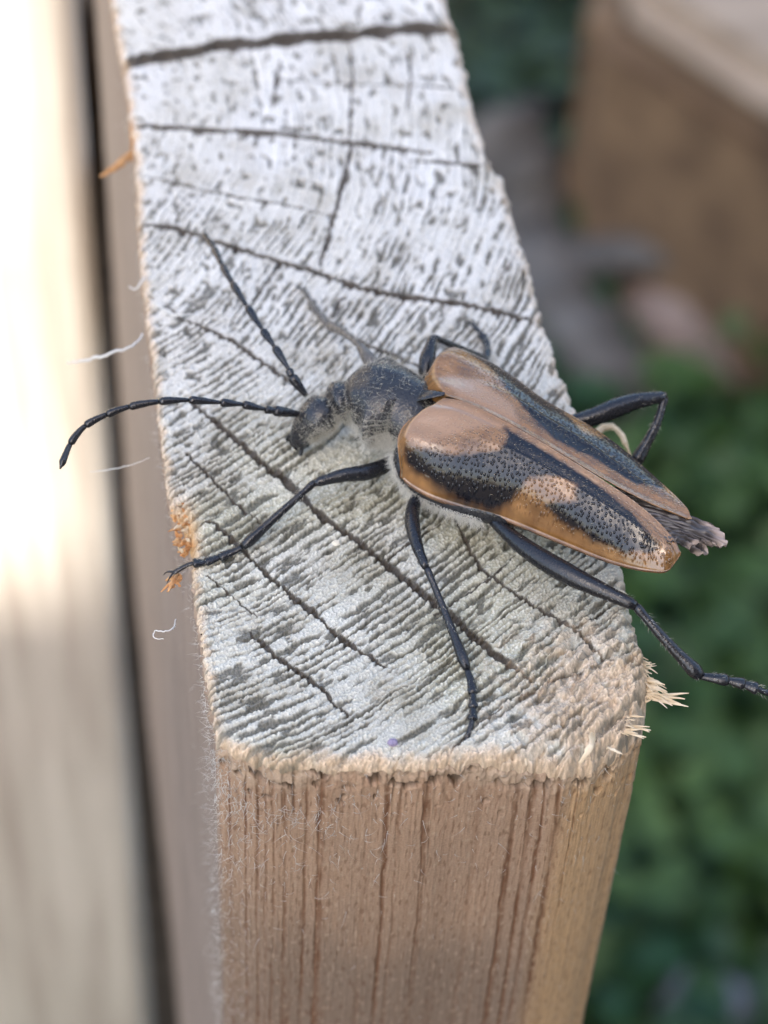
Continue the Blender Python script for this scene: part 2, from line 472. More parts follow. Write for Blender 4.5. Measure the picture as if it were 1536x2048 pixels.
    def sm(v, k): 
        q = np.ones(k) / k; return np.convolve(np.concatenate([v[:1].repeat(k // 2), v, v[-1:].repeat(k // 2)]), q, 'valid')[:len(v)]
    sx[:nl] = sm(base[:nl, 0], 61); sy[nl:nl + nf] = sm(base[nl:nl + nf, 1], 41); sx[nl + nf:nl + nf + len(right)] = sm(base[nl + nf:nl + nf + len(right), 0], 21)
    t = sst(0.0, 0.5, dz)[:, None]
    bx = base[None, :, 0] * (1 - t) + sx[None, :] * t; by = base[None, :, 1] * (1 - t) + sy[None, :] * t
    bot = -13.95 + 1.0 * base[:, 1]                               # the lower end is cut at forty-five degrees
    z0 = ring[:, 2] - 0.004
    zz = z0[None, :] - dz[:, None]
    zz = z0[None, :] + (bot - z0)[None, :] * 0 - dz[:, None]
    zz = np.maximum(zz, bot[None, :])
    zz[-1] = bot
    s = np.concatenate([[0], np.cumsum(np.linalg.norm(np.diff(base[:, :2], axis=0), axis=1))])[None, :] + 0 * zz
    wob = 0.05 * noise(zz * 0.35, s * 0.5, 91) + 0.008 * noise(zz * 2.5, s * 3, 92)
    _, _, rw2, ph2, fr2 = rings(bx + wob, by + 0.3 * wob)
    lw = np.exp(-((fr2 - 0.5 + 0.10 * noise(zz * 9, s * 9, 94)) / 0.13) ** 2)                        # dark summer wood lines
    st = h2(np.floor(ph2), np.floor(ph2) * 0, 95)                  # every ring line has its own strength
    brk = sst(-0.5, 0.25, noise(zz * 1.6, np.floor(ph2) * 3.3, 96))
    lw = np.clip(lw * (0.2 + 0.9 * sst(0.05, 0.8, st)) * (0.45 + 0.55 * brk), 0, 1)
    fib = fbm(s * 55, zz * 2.6, 97, 3); fin = noise(s * 130, zz * 14, 98); blot = fbm(s * 2.2, zz * 1.1, 99, 3)
    disp = -0.006 * lw + 0.0035 * fib + 0.0015 * fin + 0.004 * blot
    topl = sst(0.22, 0.0, dz)[:, None]
    disp = disp + topl * 0.022 * fbm(s * 20, zz * 14, 101, 3)
    disp[0] = -0.003
    onfront = np.zeros(nr); onfront[nl - 12:nl + nf] = 1
    # dents and small splits under the edge
    dent = sst(0.50, 0.66, noise(s * 13, zz * 8, 103) + 0.2 * noise(s * 40, zz * 25, 104)) * sst(0.45, 0.1, dz)[:, None]
    hole = sst(0.30, 0.45, noise(s * 8.5, zz * 9, 109) + 0.25 * noise(s * 30, zz * 30, 110)) * sst(0.16, 0.06, dz)[:, None] * onfront[None, :]
    dent = np.maximum(dent, hole)
    disp = disp - 0.035 * dent
    zb = np.broadcast_to(dz[:, None], zz.shape)
    xs = bx
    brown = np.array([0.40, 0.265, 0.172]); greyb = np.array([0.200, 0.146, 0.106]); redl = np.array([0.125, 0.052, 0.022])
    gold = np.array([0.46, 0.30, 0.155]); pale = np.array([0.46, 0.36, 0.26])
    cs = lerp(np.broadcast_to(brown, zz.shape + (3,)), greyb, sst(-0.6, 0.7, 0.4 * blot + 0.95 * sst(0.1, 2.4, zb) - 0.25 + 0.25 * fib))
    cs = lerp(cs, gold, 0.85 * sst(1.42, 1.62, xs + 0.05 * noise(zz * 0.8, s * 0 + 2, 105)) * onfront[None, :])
    cs = cs * (1 + 0.16 * fib + 0.10 * fin)[..., None]
    cs = lerp(cs, redl, 0.85 * lw * (1 - 0.6 * sst(1.5, 1.65, xs)))
    flk = sst(0.36, 0.55, noise(s * 62, zz * 13, 107)) ; flk2 = sst(0.40, 0.6, noise(s * 48, zz * 22, 108))
    cs = lerp(cs, redl * 0.8, 0.45 * flk * onfront[None, :]); cs = lerp(cs, pale, 0.35 * flk2 * onfront[None, :])
    cs = lerp(cs, pale, 0.55 * sst(0.16, 0.0, zb + 0.12 * noise(s * 6, zz * 3, 106)))
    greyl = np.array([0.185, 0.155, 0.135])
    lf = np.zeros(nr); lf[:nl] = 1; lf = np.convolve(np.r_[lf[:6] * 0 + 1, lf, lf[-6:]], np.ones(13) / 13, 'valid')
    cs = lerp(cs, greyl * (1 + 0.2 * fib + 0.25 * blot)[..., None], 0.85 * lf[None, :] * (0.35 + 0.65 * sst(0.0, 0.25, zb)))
    cs = lerp(cs, np.array([0.06, 0.05, 0.04]), 0.7 * dent)
    X2 = bx + out[None, :, 0] * disp; Y2 = by + out[None, :, 1] * disp
    co2 = np.stack([X2, Y2, zz], -1)
    f = grid_faces(nz, nr, 0, True)[:, ::-1]
    cap = co2[-1].mean(0)
    co2 = np.concatenate([co2.reshape(-1, 3), cap[None]])
    cs = np.concatenate([np.clip(cs, 0.01, 0.8).reshape(-1, 3), greyb[None]])
    j = np.arange(nr); b0 = (nz - 1) * nr
    f3 = np.stack([b0 + (j + 1) % nr, b0 + j, np.full(nr, nz * nr)], 1)
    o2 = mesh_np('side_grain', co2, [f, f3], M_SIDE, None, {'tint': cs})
    in_board(o2)
    return co, co2[:nz * nr].reshape(nz, nr, 3), nl, nf, out
CAP, SIDE, NL, NF, SOUT = build_board()

def cap_z(p):
    """height of the end grain under a point"""
    k = np.argmin((CAP[::4, ::4, 0] - p[0]) ** 2 + (CAP[::4, ::4, 1] - p[1]) ** 2)
    return CAP[::4, ::4].reshape(-1, 3)[k][2]

def splinter(pts, r0, matl, name='splinter', flat=0.55, label=None, n=10):
    c = spline(pts, n); t = np.linspace(0, 1, n)
    c = c + rng.normal(0, r0 * 0.10, c.shape)
    rr = r0 * (1 - 0.75 * t ** 2.5) * (1 + 0.12 * rng.standard_normal(n))
    g = Geo(); g.tube(c, rr, rr * flat, ns=6, up=(0.3, -0.5, 0.8), rough=0.08)
    o = in_board(g.build(name, matl, None, None, False))
    if label: o['label'] = label
    return o

# the loose splinter on the left edge and its strip of bark-brown wood
splinter([P(268, 305, -0.06), P(235, 330, -0.05), P(200, 353, -0.08)], 0.024, M_SPLINT, label='short brown splinter sticking out of the far left edge', flat=0.8)
splinter([P(262, 215, -0.02), P(265, 270, -0.03), P(262, 325, -0.06)], 0.012, M_SPLINT)
splinter([P(1048, 1465, -0.12), P(1048, 1492, -0.07), P(1053, 1530, -0.09)], 0.013, M_STRAW, label='pale splinter standing up from the front edge')
splinter([P(1185, 1455, -0.08), P(1182, 1490, -0.05), P(1160, 1528, -0.10)], 0.020, M_STRAW, flat=0.3)
splinter([P(1175, 885, -0.08), P(1208, 856, -0.05), P(1228, 854, -0.04), P(1248, 880, -0.05), P(1262, 912, -0.12)], 0.022, M_STRAW, label='pale hooked splinter on the right edge behind the beetle', flat=0.8)
splinter([P(1215, 1495, -0.12), P(1228, 1500, -0.08), P(1245, 1508, -0.10)], 0.010, M_STRAW, flat=0.4)
# frayed straw coloured bundle at the front right corner
for k in range(90):
    t = rng.random() ** 0.8
    a = P(1262 + 28 * t + rng.normal(0, 5), 1312 + 82 * t + rng.normal(0, 6), -0.13 - 0.03 * rng.random())
    L = 20 + 34 * max(0, t - 0.45) + rng.normal(0, 9)
    b = P(1268 + 28 * t + L, 1318 + 84 * t + rng.normal(0, 8) - 2, -0.12 + rng.normal(0, 0.02))
    c = 0.5 * (a + b) + np.array([0, 0, 0.015 + rng.normal(0, 0.006)])
    splinter([a, c, b], 0.0035 + 0.0035 * rng.random(), M_STRAW, n=7)
for a, b in [((1305, 1393), (1378, 1386)), ((1305, 1398), (1376, 1413)), ((1300, 1385), (1362, 1408)), ((1300, 1390), (1370, 1398)), ((1300, 1380), (1345, 1412))]:
    splinter([P(*a, -0.13), P(*b, -0.11)], 0.008, M_STRAW, n=6)
for k in range(16):
    t = rng.random(); a = P(1225 + 40 * t, 1425 + 40 * rng.random(), -0.11)
    splinter([a, a + np.array([0.03 + 0.05 * rng.random(), -0.03 - 0.04 * rng.random(), 0.02 + 0.03 * rng.random()])], 0.006, M_STRAW, n=5)
# orange torn fibres in the chip on the left edge
for k in range(46):
    y0 = rng.uniform(1005, 1115); a = P(352 + (y0 - 1005) * 0.12 + rng.uniform(-6, 26), y0, -0.06)
    L = rng.uniform(0.03, 0.08); an = rng.uniform(-0.6, 0.6)
    d = np.array([-0.55 + an * 0.5, -0.4 + an, 0.5 + rng.normal(0, 0.25)])
    splinter([a, a + d * L * 0.5 + [0, 0, 0.008], a + d * L], rng.uniform(0.007, 0.015), M_ORANGE if k % 4 else M_STRAW, n=6, flat=0.5)
for k in range(12):
    a = P(352 + rng.uniform(-4, 12), 1158 + rng.uniform(-10, 22), -0.05)
    b = P(326 + rng.uniform(-6, 20), 1165 + rng.uniform(-12, 24), -0.05 + rng.normal(0, 0.02))
    splinter([a, 0.5 * (a + b) + [0, 0, 0.01], b], rng.uniform(0.006, 0.013), M_ORANGE, n=6, flat=0.5)

# fine fuzz raised along the left front edge and on the front
def fuzz():
    R = []; D = []; L = []
    ncol = SIDE.shape[1]
    for k in range(1500):
        if rng.random() < 0.62:
            c = int(np.clip(NL - 4 + rng.normal(0, 22), 0, NL + NF - 1)); r = int(rng.integers(2, 235))
        elif rng.random() < 0.6:
            c = NL + int(NF * rng.random() ** 2.0); r = int(min(230, abs(rng.normal(40, 45))))
        else:
            c = int(NL * rng.random() ** 0.5) - 1; r = int(rng.integers(0, 60))
        p = SIDE[r, c]; o = SOUT[c]
        R.append(p); L.append(rng.uniform(0.012, 0.04) * (1.5 if rng.random() < 0.1 else 1))
        D.append([o[0] + rng.normal(0, 0.7), o[1] + rng.normal(0, 0.7), rng.normal(0.1, 0.9)])
    for k in range(260):
        c = NL + int(np.clip(abs(rng.normal(0.12, 0.16)), 0, 0.8) * NF); r = int(np.clip(rng.normal(62, 22), 12, 200))
        R.append(SIDE[r, c]); L.append(rng.uniform(0.03, 0.075)); D.append([SOUT[c][0] + rng.normal(0, 1.0), SOUT[c][1] * 0.7, rng.normal(-0.2, 0.5)])
    co, f = hairs(np.array(R), np.array(D), np.array(L), 0.0013, bend=0.9, seg=5)
    o = in_board(mesh_np('fibre_fuzz', co, f, M_WHITE)); o['kind'] = 'stuff'
fuzz()

# pale stray fibres
def fibre(pts, r, label):
    g = Geo(); c = spline(pts, 40); t = np.linspace(0, 1, 40)
    g.tube(c + rng.normal(0, r * 0.4, c.shape), r * (0.5 + 0.5 * np.sin(np.pi * np.clip(t, 0.08, 0.95))), ns=5)
    o = g.build('stray_fibre', M_WHITE)
    return tag(o, label, 'fibre')
fibre([P(285, 668, -0.02), P(262, 694, 0.0), P(215, 708, -0.02), P(175, 720, -0.12), P(135, 726, -0.3)], 0.008, 'white wisp of fibre sticking straight out from the left edge')
fibre([P(300, 600, -0.01), P(312, 606, 0.01), P(330, 622, 0.02), P(358, 630, 0.03), P(392, 630, 0.02)], 0.007, 'pale curved fibre lying on top across the left edge')
fibre([P(292, 548, -0.02), P(284, 562, 0.0), P(272, 578, -0.02), P(258, 574, -0.04)], 0.005, 'short pale forked fibre above the curved one')
fibre([P(352, 1238, -0.10), P(345, 1258, -0.06), P(325, 1263, -0.05), P(310, 1262, -0.06), P(308, 1275, -0.07), P(326, 1278, -0.07)], 0.0035, 'tiny white curl of fibre on the shaded left side below the orange chip')
fibre([P(300, 915, -0.08), P(262, 930, -0.1), P(215, 940, -0.15), P(180, 944, -0.25)], 0.0022, 'hair thin silk strand below the near antenna')

# ------------------------------------------------------------------ the fence the board belongs to
def grain_box(name, lo, hi, matl, parent=None, bev=0.12, nu=24, wob=0.03, seed=0):
    """a sawn board: box with eased edges and slightly uneven faces, long axis z, y or x"""
    lo = np.array(lo, float); hi = np.array(hi, float)
    import bmesh
    bm = bmesh.new()
    bmesh.ops.create_cube(bm, size=1.0)
    for v in bm.verts: v.co = Vector([lo[i] + (v.co[i] + 0.5) * (hi[i] - lo[i]) for i in range(3)])
    bmesh.ops.bevel(bm, geom=list(bm.edges), offset=bev, segments=3, profile=0.5, affect='EDGES')
    ax = int(np.argmax(hi - lo)); n = nu
    for k in range(1, n):
        pc = [0, 0, 0]; pc[ax] = lo[ax] + (hi[ax] - lo[ax]) * k / n
        no = [0, 0, 0]; no[ax] = 1
        bmesh.ops.bisect_plane(bm, geom=bm.verts[:] + bm.edges[:] + bm.faces[:], plane_co=pc, plane_no=no)
    for v in bm.verts:
        q = v.co[ax] * 0.25 + seed * 3.7
        for i in range(3):
            if i != ax: v.co[i] += wob * float(noise(np.array(q), np.array(i * 5.5 + seed), 200 + seed))
    me = bpy.data.meshes.new(name); bm.to_mesh(me); bm.free()
    for p in me.polygons: p.use_smooth = False
    me.materials.append(matl)
    o = bpy.data.objects.new(name, me); COL.objects.link(o)
    if parent is not None:
        o.parent = parent; o.matrix_parent_inverse = Matrix.Translation(-Vector(parent.location))
    return o

def plank_mat(name, c1, c2, axis=2, scale=6.0, algae=None):
    m = mat(name, c1, 0.75, 0.25)
    st = [1, 1, 1]; st[axis] = 0.06
    cr = noise_col(m, c1, c2, scale, stretch=st, detail=6, lo=0.36, hi=0.64, bump=0.4, bdist=0.06)
    if algae:
        t = m.node_tree; b = t.nodes['Principled BSDF']
        tc = N(m, 'ShaderNodeTexCoord'); sp = N(m, 'ShaderNodeSeparateXYZ'); t.links.new(tc.outputs['Object'], sp.inputs[0])
        nz = N(m, 'ShaderNodeTexNoise', Scale=0.7, Detail=4.0); t.links.new(tc.outputs['Object'], nz.inputs['Vector'])
        ad = N(m, 'ShaderNodeMath', operation='MULTIPLY_ADD'); t.links.new(nz.outputs['Fac'], ad.inputs[0]); ad.inputs[1].default_value = 6.0
        t.links.new(sp.outputs['Z'], ad.inputs[2])
        mr = N(m, 'ShaderNodeMapRange'); t.links.new(ad.outputs[0], mr.inputs[0])
        mr.inputs[1].default_value = algae[0]; mr.inputs[2].default_value = algae[1]; mr.inputs[3].default_value = 0.55; mr.inputs[4].default_value = 0.0
        mx = N(m, 'ShaderNodeMixRGB'); t.links.new(mr.outputs[0], mx.inputs[0]); t.links.new(cr.outputs[0], mx.inputs[1]); mx.inputs[2].default_value = (0.24, 0.24, 0.185, 1)
        t.links.new(mx.outputs[0], b.inputs['Base Color'])
    return m
M_PICK = plank_mat('picket_wood', (0.57, 0.51, 0.43), (0.36, 0.30, 0.245), 2, 4.0, algae=(-17.0, -6.0))
M_RAIL = plank_mat('rail_wood', (0.24, 0.18, 0.13), (0.13, 0.10, 0.075), 0, 5.0)
pk = grain_box('neighbour_board', (-9.2, 8.5, GZ - 1), (-0.03, 10.4, 4.0), M_PICK, bev=0.22, nu=40)
tag(pk, 'broad upright weathered board in sunlight left of the dark gap', 'board')
rail = empty('fence_rail', (-12, 11.3, -9.5))
tag(rail, 'horizontal rail in the dark gap behind the upright boards', 'rail')
grain_box('rail_beam', (-32, 10.4, -13), (1.75, 12.2, -4), M_RAIL, rail)
grain_box('spacer_block', (0.25, 7.14, -5.9), (1.55, 10.4, -4.2), M_RAIL, rail, bev=0.05)

grain_box('added_gap_backing', (-3.0, 12.25, GZ - 1), (1.75, 14.0, 2.0), M_RAIL, rail, nu=20)  # added behind the gap so that it stays dark

# unseen tall fence, added behind the viewer to shade the board and the garden
fence = empty('added_shade_fence', (0, -46, GZ))
tag(fence, 'added unseen fence of upright brown boards that casts shade on the beetle', 'fence')
M_FEN = plank_mat('shade_fence_wood', (0.36, 0.27, 0.19), (0.22, 0.165, 0.12), 2, 1.2)
x = -7.95
k = 0
while x < 62:
    o = grain_box('shade_picket', (x, -46.9, GZ), (x + 8.7, -45, 112 + rng.normal(0, 0.4)), M_FEN, fence, bev=0.2, nu=6, seed=k)
    x += 8.72; k += 1
x = -7.97 - 8.7
for k in range(1):
    grain_box('shade_picket', (x, -46.9, GZ), (x + 8.7, -45, 55.2 - 0.2 * k), M_FEN, fence, bev=0.2, nu=6, seed=20 + k)  # lower board added to shade the foot of the neighbouring board
    x -= 8.72
for z in (-30, 20, 40, 85):
    grain_box('shade_cross_rail', (-7 if z > 50 else -16, -50.8, z), (62, -46.95, z + 8), M_FEN, fence, bev=0.3, nu=8, seed=31)
for x in (-4, 54):
    grain_box('shade_fence_post', (x, -60, GZ - 1), (x + 9, -50.9, 100), M_FEN, fence, bev=0.4, nu=6, seed=37)

# ------------------------------------------------------------------ garden below, far out of focus
def leaf_mat(name, c1, c2):
    m = mat(name, c1, 0.45, 0.4)
    noise_col(m, c1, c2, 0.22, detail=2, lo=0.35, hi=0.65)
    b = m.node_tree.nodes['Principled BSDF']
    t = m.node_tree
    tr = N(m, 'ShaderNodeBsdfTranslucent'); tr.inputs[0].default_value = (c1[0] * 1.5, c1[1] * 1.4, c1[2], 1)
    mx = N(m, 'ShaderNodeMixShader'); mx.inputs[0].default_value = 0.3
    t.links.new(b.outputs[0], mx.inputs[1]); t.links.new(tr.outputs[0], mx.inputs[2]); t.links.new(mx.outputs[0], t.nodes['Material Output'].inputs[0])
    return m

def leaves(name, n, cx, spread, z, size, matl, label, cat, mask=None, kind='stuff'):
    """a bed of small bent leaves on stalks"""
    lx = np.array([0, 0.35, 0.75, 1.0]); lw = np.array([0.06, 0.5, 0.42, 0.04])
    V = []; Fq = []; nb = 0; cnt = 0
    while cnt < n:
        x = cx[0] + rng.uniform(-1, 1) * spread[0]; y = cx[1] + rng.uniform(-1, 1) * spread[1]
        if mask and not mask(x, y): cnt += 0.3; continue
        zz = z[0] + (z[1] - z[0]) * rng.random() ** 0.7
        L = size * rng.uniform(0.6, 1.5); a = rng.uniform(0, 6.283); tilt = rng.uniform(-0.3, 0.9)
        d = np.array([math.cos(a), math.sin(a), 0]); s = np.array([-math.sin(a), math.cos(a), 0]); up = np.array([0, 0, 1.0])
        rows = []
        for t, w in zip(lx, lw):
            c = np.array([x, y, zz]) + d * L * t * math.cos(tilt) + up * L * (t * math.sin(tilt) - 0.35 * t * t)
            rows += [c - s * w * L * 0.6 + up * 0.08 * L * w, c - up * 0.05 * L, c + s * w * L * 0.6 + up * 0.08 * L * w]
        V.append(np.array(rows)); Fq.append(grid_faces(4, 3, nb)); nb += 12; cnt += 1
    o = mesh_np(name, np.concatenate(V), np.concatenate(Fq), matl)
    o['kind'] = kind; o['label'] = label; o['category'] = cat
    return o
M_LEAF = leaf_mat('green_leaf', (0.025, 0.060, 0.010), (0.075, 0.135, 0.024))
M_LEAF2 = leaf_mat('dark_leaf', (0.018, 0.06, 0.02), (0.04, 0.10, 0.03))
clear = lambda x, y: y < 40 + 0.10 * (x - 14) + 2 * math.sin(x * 0.7) and float(noise(np.array(x * 0.22), np.array(y * 0.22), 501)) > -0.22
leaves('ground_cover', 6500, (18, 27), (22, 24), (GZ, GZ + 7), 1.2, M_LEAF, 'soft mass of green leaves on the ground below the beetle', 'ground cover', clear)
leaves('ground_cover', 3000, (18, 27), (22, 24), (GZ, GZ + 5), 1.6, M_LEAF2, 'dark green undergrowth between the brighter leaves', 'ground cover')
M_LEAF3 = leaf_mat('shade_leaf', (0.014, 0.035, 0.012), (0.035, 0.06, 0.022))
leaves('ground_cover', 1600, (18, 68), (20, 22), (GZ, GZ + 5), 2.0, M_LEAF3, 'sparse dark leaves on the soil around the timber', 'ground cover')

def log_block(name, label, cat, corners, h, mat_top, matl):
    """squared timber: top outline (four points), dropped by h, edges eased"""
    import bmesh
    bm = bmesh.new()
    t = [bm.verts.new(c) for c in corners]; b = [bm.verts.new(Vector(c) - Vector((0, 0, h))) for c in corners]
    bm.faces.new(t); bm.faces.new(b[::-1])
    for i in range(4): bm.faces.new([t[i], b[i], b[(i + 1) % 4], t[(i + 1) % 4]])
    bmesh.ops.recalc_face_normals(bm, faces=bm.faces)
    bmesh.ops.bevel(bm, geom=list(bm.edges), offset=0.9, segments=3, affect='EDGES')
    me = bpy.data.meshes.new(name); bm.to_mesh(me); bm.free()
    me.materials.append(matl)
    o = bpy.data.objects.new(name, me); COL.objects.link(o)
    return tag(o, label, cat)
TZ = GZ + 14.5
M_TIM = plank_mat('timber_shaded_brown', (0.20, 0.125, 0.07), (0.11, 0.068, 0.04), 0, 0.9)  # brown stands for the shaded side of the timber
M_TIM2 = plank_mat('timber_lit_beige', (0.33, 0.255, 0.185), (0.22, 0.165, 0.115), 0, 0.9)  # beige stands for the lit top of the same timber
a = P(1215, -40, TZ); b = P(1800, 340, TZ)
dv = np.array([0.45, 1.0, 0]) * 26
log_block('squared_timber', 'pale squared timber lying on the ground beyond the board', 'timber', [a, b, b + dv, a + dv], 1.6, None, M_TIM2)
a2 = P(1165, 25, TZ - 1.7); b2 = P(1760, 400, TZ - 1.7)
log_block('timber_shaded_side', 'brown block standing for the shaded side of the pale squared timber', 'timber', [a2, b2, b2 + dv * 0.8, a2 + dv * 0.8], 13.1, None, M_TIM)
def stone(name, c, r, matl, label, cat='stone', sq=0.6, seed=0, group=None):
    import bmesh
    bm = bmesh.new(); bmesh.ops.create_icosphere(bm, subdivisions=3, radius=1)
    for v in bm.verts:
        k = 1 + 0.22 * float(noise(np.array(v.co.x * 1.4 + seed), np.array(v.co.y * 1.4 + v.co.z), 300 + seed))
        v.co = Vector((v.co.x * r * k, v.co.y * r * 0.8 * k, v.co.z * r * sq * k))
    me = bpy.data.meshes.new(name); bm.to_mesh(me); bm.free()
    for p in me.polygons: p.use_smooth = True
    me.materials.append(matl)
    o = bpy.data.objects.new(name, me); COL.objects.link(o); o.location = c
    return tag(o, label, cat, group)
M_ST = mat('pinkish_stone', (0.34, 0.27, 0.24), 0.8); noise_col(M_ST, (0.27, 0.20, 0.165), (0.16, 0.12, 0.10), 0.4, bump=0.3, bdist=0.2)
M_ST2 = mat('grey_stone', (0.16, 0.165, 0.18), 0.8); noise_col(M_ST2, (0.20, 0.205, 0.23), (0.11, 0.115, 0.13), 0.4, bump=0.3, bdist=0.2)
stone('stone', P(1500, 600, GZ + 3), 4.5, M_ST, 'rounded pinkish brown stone at the foot of the brown timber block', sq=0.7, seed=1)
stone('stone', P(1410, 2005, GZ + 4), 1.1, M_ST2, 'small bluish stone among the leaves under the board', seed=4)
g = Geo()
br = spline([P(985, 250, GZ + 6), P(1030, 350, GZ + 5), P(1050, 470, GZ + 4), P(1120, 610, GZ + 4), P(1210, 740, GZ + 3.5), P(1300, 850, GZ + 2)], 40)
g.tube(br + 0.15 * np.stack([noise(np.arange(40) * 0.4, 0.5 + i, 310) for i in range(3)], 1), np.linspace(1.7, 1.1, 40), ns=10, rough=0.06)
g.tube(spline([br[18], br[18] + [2.5, -1, 1.5], br[18] + [5, -2.5, 2]], 12), np.linspace(0.8, 0.4, 12), ns=8)
M_BR = mat('dead_branch', (0.17, 0.165, 0.165), 0.85); noise_col(M_BR, (0.115, 0.105, 0.095), (0.055, 0.05, 0.045), 0.8, bump=0.4, bdist=0.1)
tag(g.build('dead_branch', M_BR), 'grey dead branch lying on the dark ground beside the board', 'branch')

# ------------------------------------------------------------------ the beetle
beetle = empty('longhorn_beetle', (1.25, 1.4, 0.0))
tag(beetle, 'black and tan longhorn beetle with long antennae standing on the cracked board end', 'beetle')
def in_beetle(o, parent=None):
    o.parent = parent or beetle
    if parent is None: o.matrix_parent_inverse = Matrix.Translation(-Vector(beetle.location))
    else: o.matrix_parent_inverse = Matrix.Translation(-Vector(beetle.location) ) if False else (Matrix.Translation(-(Vector(beetle.location) + Vector(parent.location))))
    return o
def sub_empty(name):
    o = empty(name); o.parent = beetle; o.location = (0, 0, 0); return o

M_BLK = mat('black_cuticle', (0.010, 0.010, 0.012), 0.34, 0.5)
def _blk(m, sc, st):
    t = m.node_tree; b = t.nodes['Principled BSDF']; tc = N(m, 'ShaderNodeTexCoord')
    vo = N(m, 'ShaderNodeTexVoronoi', Scale=sc); t.links.new(tc.outputs['Object'], vo.inputs['Vector'])
    bp = N(m, 'ShaderNodeBump', Strength=st, Distance=0.003); t.links.new(vo.outputs['Distance'], bp.inputs['Height']); t.links.new(bp.outputs[0], b.inputs['Normal'])
    nz = N(m, 'ShaderNodeTexNoise', Scale=30.0, Detail=3.0); t.links.new(tc.outputs['Object'], nz.inputs['Vector'])
    mr = N(m, 'ShaderNodeMapRange'); t.links.new(nz.outputs['Fac'], mr.inputs[0]); mr.inputs[1].default_value = 0.3; mr.inputs[2].default_value = 0.7
    mr.inputs[3].default_value = 0.18; mr.inputs[4].default_value = 0.36; t.links.new(mr.outputs[0], b.inputs['Roughness'])
_blk(M_BLK, 90, 0.35)
M_BODY = mat('black_thorax', (0.018, 0.018, 0.020), 0.35, 0.5); _blk(M_BODY, 75, 0.6)
M_EYE = mat('compound_eye', (0.008, 0.008, 0.010), 0.15, 0.6); _blk(M_EYE, 220, 0.3)
M_HAIR = mat('grey_pubescence', (0.46, 0.43, 0.35), 0.55, 0.3)
M_HAIRW = mat('pale_pubescence', (0.70, 0.67, 0.58), 0.55, 0.3)

